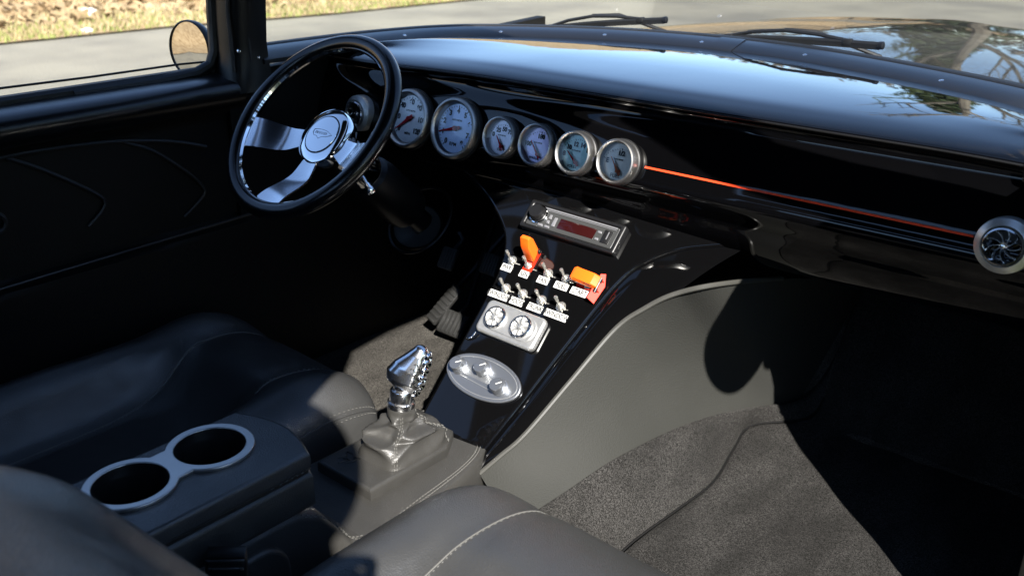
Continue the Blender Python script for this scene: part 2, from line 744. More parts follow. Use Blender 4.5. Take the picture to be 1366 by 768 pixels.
# tunnel side (grey vinyl) between its top edge and the carpet
TOP = [on_slope(640, 632, .868), on_slope(668, 608, .866), on_slope(700, 580, .862), on_slope(760, 510, .858), on_slope(820, 440, .857), on_slope(860, 412, .86), on_slope(900, 393, .862),
       at(960, 380, X=.232), at(1045, 372, X=.245), V((.255, .46, .72)), V((.26, .68, .70))]
BOT = [at(690, 700, X=.105), at(720, 678, X=.118), at(755, 655, X=.13), at(820, 612, X=.148), at(900, 572, X=.165), at(960, 552, X=.18), at(1010, 543, X=.19),
       V((.205, .40, .455)), V((.215, .48, .46)), V((.222, .56, .475)), V((.23, .68, .50))]
SEAM = [at(800, 768, Z=.43), at(832, 735, Z=.43), at(860, 712, Z=.43), at(905, 680, Z=.43), at(950, 645, Z=.432), at(978, 600, Z=.434), at(1002, 570, Z=.436),
        V((.25, .40, .437)), V((.245, .48, .515)), V((.24, .56, .602)), V((.238, .68, .734))]
NT = 70
top, bot, seam = catmull(TOP, NT), catmull(BOT, NT), catmull(SEAM, NT)
t = thing('transmission_tunnel', 'grey vinyl side of the transmission tunnel, sunlit, between the gloss console and the carpet', 'tunnel', (.15, 0, FLOOR))
bm = bm_new()


def tun_fn(u, v):
    i = u * (NT - 1)
    k = min(int(i), NT - 2)
    f = i - k
    a = top[k].lerp(top[k + 1], f)
    b = bot[k].lerp(bot[k + 1], f)
    p = a.lerp(b, v)
    return p + V((-.006, 0, .0)) * math.sin(math.pi * v) + V((.0016 * noise.noise(p * 7), 0, 0))


add_grid(bm, tun_fn, NT - 1, 16)
obj('side_panel', bm, 'vinyl', t, world_co=True)
bm = bm_new()
add_tube(bm, [p + V((.001, -.001, .002)) for p in top[:56]], .0042, 8)
obj('edge_piping', bm, 'piping', t, world_co=True)
# carpet up the side of the tunnel
bm = bm_new()


def hump_fn(u, v):
    i = u * (NT - 1)
    k = min(int(i), NT - 2)
    f = i - k
    a = bot[k].lerp(bot[k + 1], f) + V((.004, -.002, 0))
    b = seam[k].lerp(seam[k + 1], f)
    p = a.lerp(b, v)
    p += V((.35, -.1, 1)) * (.018 * math.sin(math.pi * v) * (1 - .5 * v))
    p.z += .004 * noise.noise(p * 14) * math.sin(math.pi * v)
    return p + V((0, 0, .004))


add_grid(bm, hump_fn, NT - 1, 24)
obj('tunnel_carpet', bm, 'carpet', t, world_co=True)
# passenger mat: carpet sheet lying right of the seam with its own lifted edge
bm = bm_new()
seam2 = seam


def mat_fn(u, v):
    i = u * (NT - 1)
    k = min(int(i), NT - 2)
    f = i - k
    a = seam2[k].lerp(seam2[k + 1], f) + V((.004, 0, .004))
    b = V((.735, a.y, 0))
    p = a.lerp(b, v)
    z = FLOOR + .006 + max(0, p.y - .40) * 1.1
    z2 = a.z * (1 - smooth(v * 5)) + z * smooth(v * 5)
    p.z = z2 + .0035 * noise.noise(p * 9)
    p.z += .004 * math.exp(-v * 30) * (1 if v > 0 else 0)
    return p


add_grid(bm, mat_fn, NT - 1, 60)
mt = obj('floor_mat', bm, 'carpet')
tag(mt, 'dark grey carpet mat covering the right hand footwell, half in sun', 'floor mat')
# raise seam edge line: dark bound edge
bm = bm_new()
add_tube(bm, [p + V((.0015, 0, .0055)) for p in seam[6:52]], .0018, 6)
obj('bound_edge', bm, 'headliner', mt, world_co=True)

# firewall, kick panels, rear bulkhead, roof
bm = bm_new()
add_grid(bm, lambda u, v: (-.745 + 1.49 * u, .68 - .06 * v, .42 + .66 * v), 6, 6)
structure('firewall', bm, 'satin')
for nm, X in (('kick_panel', XL + .006), ('kick_panel', XR - .002)):
    bm = bm_new()
    y0 = -.215 if X < 0 else -.045
    pts = [(y0, .36), (.75, .36), (.75, 1.10), (.5, 1.09), (y0, 1.08)] if X < 0 else [(-.085, .36), (.75, .36), (.75, 1.10), (-.11, 1.09), (-.035, .98), (-.02, .94), (-.035, .85), (-.05, .75), (-.07, .6)]
    b = plate([pts], .03, .002)
    b.transform(Matrix(((0, 0, 1, X), (1, 0, 0, 0), (0, 1, 0, 0), (0, 0, 0, 1))))
    structure(nm, b, 'doorcloth')
# roof shell and rear wall with its window
bm = bm_new()


def roof_fn(u, v):
    a = -1 + 2 * u
    x = (.58 + (.15 * smooth((v - .47) / .14))) * a
    y = -.02 - 1.75 * v
    return (x, y, 1.63 + .06 * (1 - a * a) * math.sin(math.pi * (.15 + .7 * v)) - .03 * (1 - math.sin(math.pi * min(1, .1 + v * 4) / 2)))


g = add_grid(bm, roof_fn, 14, 14)
bmesh.ops.solidify(bm, geom=bm.faces[:], thickness=.025)
structure('cabin_roof', bm, 'headliner')
b = plate([rrect(1.30, 1.24, .06, cx=0, cy=1.0), rrect(.98, .24, .08, cx=0, cy=1.34)], .03, .003)
b.transform(Matrix(((1, 0, 0, 0), (0, 0, 1, -1.78), (0, 1, 0, 0), (0, 0, 0, 1))))
structure('rear_bulkhead', b, 'headliner')
# quarter panels and pillars behind the doors
for X, yf in ((-.70, -1.16), (.67, -1.216)):
    s = -1 if X < 0 else 1
    pts = [(-1.78, .36), (yf - .05, .36), (yf - .02, 1.0), (yf, 1.25), (yf + .03, 1.40), (yf + .11, 1.52), (yf + .24, 1.61), (-1.78, 1.63)]
    b = plate([pts], .05, .006)
    b.transform(Matrix(((0, 0, 1, X), (1, 0, 0, 0), (0, 1, 0, 0), (0, 0, 0, 1))))
    structure('quarter_panel', b, 'satin')

b = plate([rrect(1.36, .22, .03, cx=-.98, cy=1.53)], .04, .008)  # unseen left rail, added low to block sky from the console reflection
b.transform(Matrix(((0, 0, 1, -.645), (1, 0, 0, 0), (0, 1, 0, 0), (0, 0, 0, 1))))
structure('sky_block_rail', b, 'headliner')

# ================================================================== WINDSCREEN
ws = thing('windscreen', 'curved wraparound windscreen above the glossy dashboard with black moulding', 'windscreen', (0, .3, 1.1))
bm = bm_new()
LEAN = .30


def glass_fn(u, v):
    i = u * (len(WS) - 1)
    k = min(int(i), len(WS) - 2)
    p = WS[k].lerp(WS[k + 1], i - k)
    s = 1 - .13 * v
    lean = .36 * v * max(0, (p.y + .165) / .66)
    tn = (WS[min(k + 2, len(WS) - 1)] - WS[max(k - 1, 0)]).normalized()
    p = p + V((-tn.y, tn.x, 0)) * .074
    return (p.x * (1 - .16 * v), p.y - lean + .03 * v, 1.118 + .51 * v)


add_grid(bm, glass_fn, 89, 12)
obj('glass', bm, 'wind_glass', ws, world_co=True)
# inner garnish moulding: satin band with screws, then rubber
bm = bm_new()
bandp = [p + V((0, 0, 0)) for p in WS]
PROF = [(.001, -.006), (.001, .0015), (-.003, .004), (-.030, .0118), (-.052, .0178), (-.058, .0175), (-.060, .012), (-.060, -.006)]
sweep(bm, bandp, [(a, b + .001) for a, b in PROF])
obj('moulding', bm, 'band', ws, world_co=True)
bm = bm_new()
sweep(bm, WS, [(-.0575, -.006), (-.0575, .0180), (-.061, .0205), (-.070, .0215), (-.082, .021), (-.086, .016), (-.086, -.006)])
obj('rubber_seal', bm, 'rubber', ws, world_co=True)
for i in range(7, 88, 9):
    p = WS[i] + V((0, 0, 0))
    d = (V((0, -.8, 0)) - V((p.x, p.y, 0)))
    tn = (WS[i + 1] - WS[i - 1]).normalized()
    d = V((tn.y, -tn.x, 0))
    bm = bm_new()
    r3 = rot_to(d * .28 + V((0, 0, 1)))
    add_lathe(bm, [(.0042, 0), (.0042, .0012), (.0025, .0022), (.0005, .0024)], 14, cap1=True, mtx=Matrix.Translation(p - d * .026 + V((0, 0, .0104))) @ r3.to_4x4())
    obj('screw', bm, 'screw', ws, world_co=True)
# joint plate in the moulding
bm = bm_new()
sweep(bm, [p + V((0, -.0015, .001)) for p in WS[44:47]], [(a * 1.04, b * 1.05 + .0006) for a, b in PROF])
obj('joint_cover', bm, 'band', ws, world_co=True)

# A pillars
pl = thing('windscreen_pillar', 'upright black pillar between the left side window and the windscreen', 'pillar', (-.70, -.16, 1.09))
bm = bm_new()
px0 = [(-.765, -.212), (-.70, -.222), (-.682, -.208), (-.674, -.176), (-.680, -.150), (-.705, -.140), (-.77, -.14)]
rings = []
for z, sc, dx in ((1.05, 1.25, 0), (1.085, 1.12, 0), (1.11, 1.02, 0), (1.14, 1.0, 0), (1.3, 1.0, .02), (1.63, 1.0, .10)):
    cx, cy = -.70, -.165
    rings.append([(cx + (x - cx) * sc + dx, cy + (y - cy) * sc, z) for x, y in px0])
add_loft(bm, rings)
bmesh.ops.subdivide_edges(bm, edges=[], cuts=0)
obj('pillar_trim', bm, 'satin', pl, ang=50, world_co=True)
for dx, dy in ((-.688, -.2235), (-.680, -.190)):
    bm = bm_new()
    add_tube(bm, [(dx, dy, 1.09), (dx, dy, 1.2), (dx + .02, dy, 1.3), (dx + .10, dy, 1.62)], .004, 6)
    obj('weather_strip', bm, 'rubber', pl, world_co=True)
for z, x, y in ((1.128, -.678, -.2145), (1.112, -.6755, -.176)):
    bm = bm_new()
    add_lathe(bm, [(.004, 0), (.004, .0015), (.002, .0026)], 12, cap1=True, mtx=Matrix.Translation((x, y, z)) @ rot_to((.6, -.8, 0)).to_4x4())
    obj('screw', bm, 'screw', pl, world_co=True)

pr = thing('windscreen_pillar', 'black pillar at the right end of the windscreen, leaning back', 'pillar', (.72, -.1, 1.0))
bm = bm_new()
rings = []
for y, z, w in ((-.02, .93, .06), (-.06, 1.03, .07), (-.11, 1.10, .075), (-.17, 1.20, .07), (-.25, 1.32, .065), (-.31, 1.42, .06), (-.40, 1.63, .06)):
    x = .735 - .10 * smooth((z - 1.0) / .7)
    rings.append([(x + .02, y, z), (x - .02, y, z), (x - .02, y + w, z + .02), (x + .02, y + w, z + .02)])
add_loft(bm, rings)
obj('pillar_trim', bm, 'satin', pr, world_co=True)

# ================================================================== HOOD AND WIPERS
bm = bm_new()


def hood_fn(u, v):
    x = -.66 + 1.32 * u + .0
    w = abs(x)
    y0 = ws_y(max(-.6, min(.6, x))) + .088
    y = y0 + (1.95 - y0) * v
    z = 1.105 + .012 * math.sin(math.pi * min(1, v * 1.5)) - .055 * v - .06 * max(0, v - .75) ** 2 * 16 - .10 * w ** 2.2
    z += .006 * math.exp(-(x / .10) ** 2) * smooth(v * 4)
    return (x * (1 - .12 * v), y, z)


add_grid(bm, hood_fn, 60, 60)
bmesh.ops.solidify(bm, geom=bm.faces[:], thickness=.01)
hd = thing('car_hood', 'glossy black bonnet beyond the windscreen reflecting trees', 'hood', (0, 1.2, 1.0))
obj('hood_skin', bm, 'carpaint', hd, world_co=True)
bm = bm_new()
add_box(bm, (.72, .33, 1.085), (.20, .62, .03), None, .008)
obj('cowl_panel', bm, 'carpaint', hd, world_co=True)


def wiper(name, a, b, label):
    a, b = V(a), V(b)
    d = (b - a).normalized()
    t = thing(name, label, 'wiper', (a + b) / 2, None, 'windscreen wipers')
    bm = bm_new()
    n = V((0, 1, 0))
    up = d.cross(n).normalized()
    if up.z < 0:
        up = -up
    sweep(bm, [a + d * (b - a).length * i / 12 + up * .004 * math.sin(math.pi * i / 12) for i in range(13)], [(-.004, -.008), (.004, -.008), (.005, .002), (.0025, .006), (-.0025, .006), (-.005, .002)], ups=[up] * 13)
    obj('blade', bm, 'rubber', t, world_co=True)
    bm = bm_new()
    m1 = a.lerp(b, .5)
    add_tube(bm, [a.lerp(b, .18) + up * .006, a.lerp(b, .32) + up * .016, m1 + up * .021, a.lerp(b, .68) + up * .016, a.lerp(b, .84) + up * .006], .0038, 8)
    for f in (.18, .84):
        add_box(bm, a.lerp(b, f) + up * .004, (.018, .012, .012), rot_to(n, d), .002)
    obj('carrier', bm, 'rubber', t, world_co=True)
    bm = bm_new()
    add_tube(bm, [m1 + up * .022, m1 + up * .018 + d * .06 + V((0, .018, 0)), V((m1.x + .18, m1.y + .055, 1.103))], .0042, 8)
    obj('arm', bm, 'rubber', t, world_co=True)
    bm = bm_new()
    add_lathe(bm, [(.004, -.003), (.0075, -.001), (.0075, .006), (.004, .008)], 14, True, True, Matrix.Translation(b) @ rot_to(d).to_4x4())
    obj('end_cap', bm, 'plastic', t, world_co=True)


wiper('windscreen_wiper', at(705, 41, Y=.60), at(886, 27, Y=.63), 'windscreen wiper nearer the steering wheel, lifted above the road')
wiper('windscreen_wiper', at(935, 50, Y=.62), at(1174, 61, Y=.585), 'windscreen wiper lying in front of the glossy black hood')

# ================================================================== LEFT DOOR
dr = thing('car_door', 'closed black driver door with padded panel and half lowered window', 'door', (XL, -.7, .45))
bm = bm_new()


def door_fn(u, v):
    y = -1.72 + 1.55 * u
    z = .36 + .70 * v
    x = XL + .008
    x += .018 * smooth((.80 - z) / .02) * (1 if z < .80 else 0) * 0
    # swage: upper roll, recessed middle, lower bulge
    x += .016 * math.exp(-((z - 1.035) / .016) ** 2)
    x += .012 * smooth((z - .995) / .02)
    zc = .797 + .02 * (y + .3)
    x += .028 * smooth((zc - z) / .012)
    return (x, y, z)


add_grid(bm, door_fn, 70, 110)
obj('door_panel', bm, 'doorcloth', dr, world_co=True)
bm = bm_new()
SILL = [(-.052, -.03), (.034, -.050), (.060, -.036), (.070, -.022), (.071, -.010), (.066, -.001), (.054, .0055), (.035, .0090), (.012, .0108), (-.052, .012)]
sweep(bm, [(-.75, y, 1.069) for y in (-1.74, -1.2, -.8, -.5, -.28, -.205)], [(a, b) for a, b in SILL])
# sides: right of travel (+y) is +x
obj('sill_rail', bm, 'band', dr, world_co=True)
bm = bm_new()
sweep(bm, [(-.766, y, 1.083) for y in (-1.74, -1.2, -.8, -.5, -.3, -.23, -.214)], [(-.012, -.006), (.010, -.006), (.010, .004), (.004, .009), (-.012, .009)])
obj('weather_strip', bm, 'rubber', dr, world_co=True)
# front frame of the window with its rounded corner
bm = bm_new()
add_tube(bm, [(-.762, -.50, 1.078), (-.760, -.34, 1.079), (-.758, -.26, 1.084), (-.758, -.228, 1.096), (-.757, -.216, 1.122), (-.755, -.214, 1.18), (-.74, -.214, 1.3), (-.66, -.214, 1.62)], .011, 10)
obj('window_frame', bm, 'rubber', dr, world_co=True)
# half lowered pane
bm = bm_new()
ptop = [at(-60, 126, X=-.775), at(0, 118, X=-.775), at(120, 103, X=-.775), at(240, 86, X=-.775), at(272, 83, X=-.775), at(290, 86, X=-.775)]
ptop = [V((-.775, -1.6, ptop[0].z - .0)), V((-.775, -1.0, ptop[0].z))] + ptop
vs = [bm.verts.new(p) for p in ptop]
vb = [bm.verts.new((p.x, p.y, 1.05)) for p in ptop]
for i in range(len(vs) - 1):
    bm.faces.new((vs[i], vs[i + 1], vb[i + 1], vb[i]))
obj('window_glass', bm, 'glass', dr, world_co=True)
bm = bm_new()
add_tube(bm, ptop, .0022, 6)
obj('glass_edge', bm, 'rubber', dr, world_co=True)


def on_door(pts, dx=0.0):
    out = []
    for q in pts:
        p = at(*q, X=XL + .012)
        out.append(V((XL + .0115 + dx, p.y, p.z)))
    return out


def groove(pts, r=.004):
    bm = bm_new()
    add_tube(bm, catmull(on_door(pts), 40), r, 7)
    obj('welt', bm, 'rubber', dr, world_co=True)


groove([(-40, 222), (0, 211), (60, 200), (140, 190), (200, 188), (240, 190), (275, 196)])
groove([(8, 211), (50, 224), (100, 245), (130, 260), (140, 270), (134, 284), (118, 302)])
groove([(165, 190), (205, 202), (250, 230), (268, 246), (273, 257), (264, 270), (246, 289)], .0035)
groove([(-20, 280), (0, 287), (7, 295), (3, 307), (-20, 318)], .0045)
# lower trim line, a thin bright edge
bm = bm_new()
add_tube(bm, [(XL + .034, y, .797 + .02 * (y + .3) + .002) for y in (-1.7, -1.2, -.9, -.7, -.5, -.35, -.2)], .003, 8)
obj('trim_line', bm, 'plastic', dr, world_co=True)


# ------------------------------------------------------------------ the right door, swung open
rd = thing('car_door', 'open black passenger door swung forward beside the right pillar', 'door', (.785, -.075, .36), Matrix.Rotation(R(-22), 3, 'Z'))
b = plate([[(0, 0), (.98, 0), (1.0, .60), (1.0, .72), (.0, .72)]], .07, .012, 3)
b.transform(Matrix(((1, 0, 0, 0), (0, 0, 1, .05), (0, 1, 0, 0), (0, 0, 0, 1))))
obj('door_panel', b, 'doorcloth', rd)
b = plate([[(.0, .715), (.10, .715), (.12, .76), (.20, 1.10), (.26, 1.16), (.90, 1.16), (.97, 1.10), (.985, .715), (1.02, .715), (1.02, 1.12), (.94, 1.20), (.24, 1.20), (.17, 1.13), (.0, .75)]], .03, .006)
b.transform(Matrix(((1, 0, 0, 0), (0, 0, 1, .05), (0, 1, 0, 0), (0, 0, 0, 1))))
obj('window_frame', b, 'satin', rd)
bm = bm_new()
add_tube(bm, catmull([(.35, -.0, .50), (.38, -.06, .50), (.55, -.065, .50), (.72, -.06, .50), (.75, 0, .50)], 24), .018, 10)
obj('pull_handle', bm, 'plastic', rd)


# ------------------------------------------------------------------ door mirrors
def mirror(c, nrm, r, label, foot):
    c = V(c)
    t = thing('door_mirror', label, 'mirror', c, None, 'round door mirrors')
    mt_ = Matrix.Translation(c) @ rot_to(nrm).to_4x4()
    bm = bm_new()
    add_lathe(bm, [(r * .93, .004), (r * .96, .008), (r, .006), (r * 1.01, 0), (r * .97, -.012), (r * .7, -.028), (r * .25, -.038), (.004, -.040)], 48, cap1=True, mtx=mt_)
    obj('housing', bm, 'satin', t, world_co=True)
    bm = bm_new()
    add_lathe(bm, [(r * .935, .0045), (r * .6, .0052), (r * .2, .0056), (.001, .0057)], 48, cap1=True, mtx=mt_)
    obj('mirror_face', bm, 'mirror', t, world_co=True)
    bm = bm_new()
    q = c - V(nrm).normalized() * .036
    add_tube(bm, [q, q.lerp(V(foot), .4) + V((0, .02, .0)), V(foot)], .009, 10)
    add_lathe(bm, [(.022, 0), (.022, .004), (.014, .01)], 20, True, True, Matrix.Translation(V(foot)))
    obj('stalk', bm, 'chrome_rough', t, world_co=True)


mirror(at(255, 66, X=-.93), (.26, -1.43, .09), .0585, 'round chrome mirror outside the left window with a brown reflection', (-.80, -.03, 1.09))
mirror((.79, -.262, 1.238), (.42, -.80, .35), .085, 'round chrome mirror on the right pillar', (.755, -.12, 1.11))

# ================================================================== DASHBOARD
db = thing('dashboard', 'glossy black dashboard spanning the cabin under the windscreen', 'dashboard', (0, 0, .95))


def dash_prof(x):
    w = ws_y(x)
    zt = 1.104
    e = abs(x) / .74
    lipz = 1.1085 - .008 * smooth((-.25 - x) / .4) - .005 * smooth((x - .5) / .25)
    top = [(w + .03, zt + .003), (w * .70 + .015, zt + .009), (w * .42 + .03, zt + .0105 - (1.1085 - lipz) * .6), (.105, lipz + .003), (.062, lipz - .002), (.034, lipz - .0085), (.027, lipz - .014), (.033, lipz - .024),
           (.0325, 1.070), (.019, 1.045), (.0075, 1.015), (-.001, .99), (-.006, .972), (.001, .955), (.016, .935)]
    k = smooth((x + .20) / .36)                  # 0 driver side, 1 passenger side
    dl = [(.022, .918), (.034, .908), (.055, .910), (.10, .925), (.16, .94), (.25, .95)]
    dp = [(.028, .905), (.050, .876), (.085, .853), (.125, .846), (.20, .855), (.34, .87)]
    low = [(a[0] * (1 - k) + b[0] * k, a[1] * (1 - k) + b[1] * k) for a, b in zip(dl, dp)]
    return catmull([(0, a, b) for a, b in top + low], 110)


bm = bm_new()
NX = 110
rows = []
for i in range(NX + 1):
    x = -.735 + 1.47 * i / NX
    rows.append([bm.verts.new((x, p.y, p.z)) for p in dash_prof(x)])
for a, b in zip(rows, rows[1:]):
    for k in range(len(a) - 1):
        bm.faces.new((a[k], a[k + 1], b[k + 1], b[k]))
obj('dash_shell', bm, 'gloss', db, ang=60, world_co=True)


def dash_y(z, x=.3):
    best = min((p for p in dash_prof(x) if p.y < .1 and .93 < p.z < 1.08), key=lambda p: abs(p.z - z))
    return best.y


# pinstripe
bm = bm_new()
xs = [.085 + (.585 - .085) * i / 30 for i in range(31)]
add_loft(bm, [[(x, dash_y(zz, x) - .0012, zz), (x, dash_y(zz, x) + .002, zz), (x, dash_y(zz - .0028, x) + .002, zz - .0028), (x, dash_y(zz - .0028, x) - .0012, zz - .0028)] for x in xs for zz in (1.0005 - .002 * (x - .3),)])
obj('pinstripe', bm, 'stripe', db, world_co=True, label='thin red orange pinstripe')
# binding strip along the dash lip
bm = bm_new()
add_tube(bm, [V((-.70 + 1.4 * i / 60, +.0262, dash_prof(-.70 + 1.4 * i / 60)[0].z * 0 + 1.0945 - .008 * smooth((-.25 - (-.70 + 1.4 * i / 60)) / .4) - .005 * smooth(((-.70 + 1.4 * i / 60) - .5) / .25))) for i in range(61)], .0018, 6)
obj('lip_trim', bm, 'plastic', db, world_co=True)

# under dash knee panel and column drop on the driver's side
bm = bm_new()
add_loft(bm, [[(-.36, .05, .905), (-.27, .06, .90), (-.30, .10, .83), (-.33, .10, .84)], [(-.36, .20, .90), (-.27, .20, .90), (-.30, .20, .83), (-.33, .20, .84)]])
obj('knee_bracket', bm, 'gloss', db, world_co=True)

# ------------------------------------------------------------------ gauges
GROT = rot_to((0, -math.cos(R(16)), math.sin(R(16))))


def pol(r, deg):
    return (r * math.cos(R(deg)), r * math.sin(R(deg)))


def gauge(x, z, r, label, marks, needle, words, pivot=(0, 0), arc=None, dial='dial', ncol='needle', nl=.72):
    t = thing('gauge', label, 'gauge', (x, dash_y(z, x) - .003, z), GROT, 'silver faced gauges in a row on the dash')
    d = .019
    bm = bm_new()
    add_lathe(bm, [(r * .80, .004), (r * .80, d - .009), (r * .86, d - .002), (r * .90, d), (r * .96, d - .001), (r, d - .005), (r * 1.0, d - .012), (r * .985, -.004)], 64)
    obj('bezel', bm, 'alu', t)
    bm = bm_new()
    add_lathe(bm, [(r * .985, -.006), (r * 1.04, -.003), (r * 1.04, .002), (r * .98, .004)], 64)
    obj('gasket', bm, 'rubber', t)
    bm = bm_new()
    add_lathe(bm, [(r * .81, .002), (r * .81, .006), (.0005, .006)], 64, True, True)
    dl = obj('dial', bm, dial, t)
    bm = bm_new()
    rr = r * .79
    px, py = pivot[0] * r, pivot[1] * r
    sw0, sw1, ra = arc
    n = len(marks)
    for i, s in enumerate(marks):
        a = sw0 + (sw1 - sw0) * i / (n - 1)
        q = pol(ra * r, a)
        if s:
            add_bm(bm, text(s, r * (.235 if r > .05 else .28), bold=.0006), Matrix.Translation((px + q[0] * .84, py + q[1] * .84, .0066)))
        q1, q0 = pol(ra * r * 1.08, a), pol(ra * r * 1.0, a)
        c = V((px + (q0[0] + q1[0]) / 2, py + (q0[1] + q1[1]) / 2, .0065))
        add_box(bm, c, (r * .09, r * .025, .0004), Matrix.Rotation(R(a), 3, 'Z'))
        if i < n - 1:
            for j in range(1, 4):
                b = a + (sw1 - sw0) / (n - 1) * j / 4
                q0 = pol(ra * r * 1.05, b)
                add_box(bm, (px + q0[0], py + q0[1], .0065), (r * .045, r * .014, .0004), Matrix.Rotation(R(b), 3, 'Z'))
    for s, wx, wy, sz in words:
        add_bm(bm, text(s, sz * r, bold=.0001), Matrix.Translation((wx * r, wy * r, .0066)))
    obj('markings', bm, 'dial_ink', dl)
    bm = bm_new()
    L = nl * r
    mz = Matrix.Translation((px, py, .0095)) @ Matrix.Rotation(R(needle), 4, 'Z')
    b = plate([[(-.22 * r, -.045 * r), (-.18 * r, -.06 * r), (.1 * r, -.055 * r), (L, -.014 * r), (L, .014 * r), (.1 * r, .055 * r), (-.18 * r, .06 * r), (-.22 * r, .045 * r)]], .0012, .0003)
    add_bm(bm, b, mz)
    add_lathe(bm, [(.085 * r, .006), (.085 * r, .0115), (.001, .012)], 20, False, True, Matrix.Translation((px, py, 0)))
    obj('needle', bm, ncol, t)
    bm = bm_new()
    add_lathe(bm, [(r * .83, .0145), (r * .5, .0152), (r * .2, .0155), (.0005, .0156)], 48, False, True)
    obj('lens', bm, 'lens', t)
    return t


RB, RS = .0560, .0368
gauge(-.446, .999, RB, 'large speedometer gauge partly hidden behind the steering wheel rim, numbered to 120', ['0', '20', '40', '60', '80', '100', '120'], 217, [('MPH', 0, -.5, .14), ('AUTO METER', 0, .27, .075)], arc=(222, -42, .68))
gauge(-.323, .999, RB, 'large rev counter gauge with a blue reflection tint, reading RPM, second from the steering wheel', ['0', '1', '2', '3', '4', '5', '6', '7', '8'], 195, [('RPM', -.02, -.52, .17), ('AUTO METER', 0, .27, .075)], arc=(232, -52, .68), dial='dial_blue_refl')
gauge(-.211, 1.0, RS, 'smallest pale gauge directly right of the rev counter, needle faint', ['0', '25', '50', '75', '100'], 128, [('OIL', 0, -.58, .18), ('AUTO METER', 0, .1, .08)], pivot=(.12, -.42), arc=(142, 38, .98), nl=.62, dial='dial_lilac_refl')
gauge(-.128, 1.0, RS, 'small gauge with a red needle and violet reflection tint, fourth in the dash row', ['100', '', '180', '', '250'], 130, [('WATER', -.1, -.62, .17), ('AUTO METER', 0, .1, .08)], pivot=(.12, -.42), arc=(150, 30, .98), nl=.78, dial='dial_violet_refl')
gauge(-.046, 1.0, RS, 'small voltmeter gauge with a greenish reflection tint, marked VOLTS, fifth in the dash row', ['8', '10', '12', '14', '16', '18'], 140, [('VOLTS', -.1, -.62, .18), ('AUTO METER', 0, .1, .08)], pivot=(.12, -.42), arc=(158, 22, .98), nl=.72, dial='dial_teal_refl')
gauge(.0395, 1.0, RS, 'small fuel gauge with an orange needle at the start of the red pinstripe', ['E', '', '1/2', '', 'F'], 128, [('FUEL', -.02, -.62, .24), ('AUTO METER', 0, .1, .08)], pivot=(.10, -.40), arc=(150, 30, .92), ncol='needle_orange', nl=.72, dial='dial_cream_refl')


# ------------------------------------------------------------------ round air vents
def air_vent(x, z, r, label):
    t = thing('air_vent', label, 'air vent', (x, dash_y(z, x) - .004, z), rot_to((.0, -1, .12)), 'round chrome air vents in the dash')
    bm = bm_new()
    add_lathe(bm, [(r * .99, -.01), (r * 1.0, .004), (r * .97, .009), (r * .86, .012), (r * .74, .014), (r * .70, .012), (r * .67, .0), (r * .67, -.006)], 56)
    obj('bezel', bm, 'alu_plate', t)
    bm = bm_new()
    add_lathe(bm, [(r * .69, .008), (r * .66, .017), (r * .61, .019), (r * .58, .015), (r * .56, -.004)], 48)
    obj('swivel_ring', bm, 'chrome_rough', t)
    bm = bm_new()
    for k in range(9):
        a = 2 * math.pi * k / 9 + .3
        pts = []
        for i in range(7):
            f = .12 + .46 * i / 6
            aa = a + .5 * (i / 6) ** 1.5
            pts.append((r * f * math.cos(aa), r * f * math.sin(aa), .007))
        sweep(bm, pts, [(-.0007, -.004), (.0007, -.004), (.0007, .004), (-.0007, .004)])
    add_lathe(bm, [(r * .15, .0), (r * .15, .010), (r * .08, .013), (.0005, .0135)], 24, False, True)
    obj('blades', bm, 'chrome_rough', t)
    bm = bm_new()
    add_lathe(bm, [(r * .67, -.004), (.0005, -.005)], 40, False, True)
    obj('duct', bm, 'plastic', t)
    return t


air_vent(.6245, .997, .036, 'round brushed metal air vent at the right end of the red pinstripe')
air_vent(-.592, .991, .036, 'round dark chrome air vent seen between steering wheel hub and rim')

# ================================================================== CENTRE CONSOLE PANEL (45 degree slope)
PO = V((0, -.285, .6))
EV = V((0, 1, 1)).normalized()
EN = V((0, -1, 1)).normalized()
PR = Matrix(((1, 0, 0), (0, EV.y, EN.y), (0, EV.z, EN.z)))


TILT = R(4.0)                                  # the fascia is turned a little to the right
X0 = -.118
EN2 = (EN * math.cos(TILT) + V((1, 0, 0)) * math.sin(TILT)).normalized()
EX2 = EV.cross(EN2)


def on_panel(x, v, h=0.0):
    p = PO + V((x, 0, 0)) + EV * v
    if x > X0:
        o = PO + V((X0, 0, 0))
        d = p - C
        p = C + d * ((o - C).dot(EN2) / d.dot(EN2))
        return p + EN2 * h
    return p + EN * h


LEDGE = catmull([(-.143, -.03, 0), (-.143, .06, 0), (-.143, .16, 0), (-.1435, .243, 0), (-.151, .29, 0), (-.167, .329, 0), (-.192, .357, 0), (-.235, .388, 0), (-.285, .415, 0), (-.35, .44, 0)], 50)
REDGE = catmull([(.006, -.03, 0), (.012, 0, 0), (.031, .082, 0), (.053, .18, 0), (.075, .271, 0), (.088, .315, 0), (.108, .352, 0), (.155, .392, 0), (.211, .416, 0), (.27, .435, 0)], 50)
REDGE = [(lambda q: V(((q - PO).x, (q - PO).dot(EV), (q - PO).dot(EN))))(on_panel(p.x, p.y)) for p in REDGE]
PF = PR
PR = Matrix(((EX2.x, EV.x, EN2.x), (EX2.y, EV.y, EN2.y), (EX2.z, EV.z, EN2.z)))
cc = thing('centre_console', 'gloss black console panel sloping from the dash to the gear lever', 'console', PO + V((-.05, 0, 0)), PF)
b = plate([[(p.x, p.y) for p in REDGE] + [(p.x, p.y) for p in reversed(LEDGE)]], .030, .007, 5)
bmesh.ops.bisect_plane(b, geom=b.verts[:] + b.edges[:] + b.faces[:], plane_co=(X0, 0, 0), plane_no=(1, 0, 0))
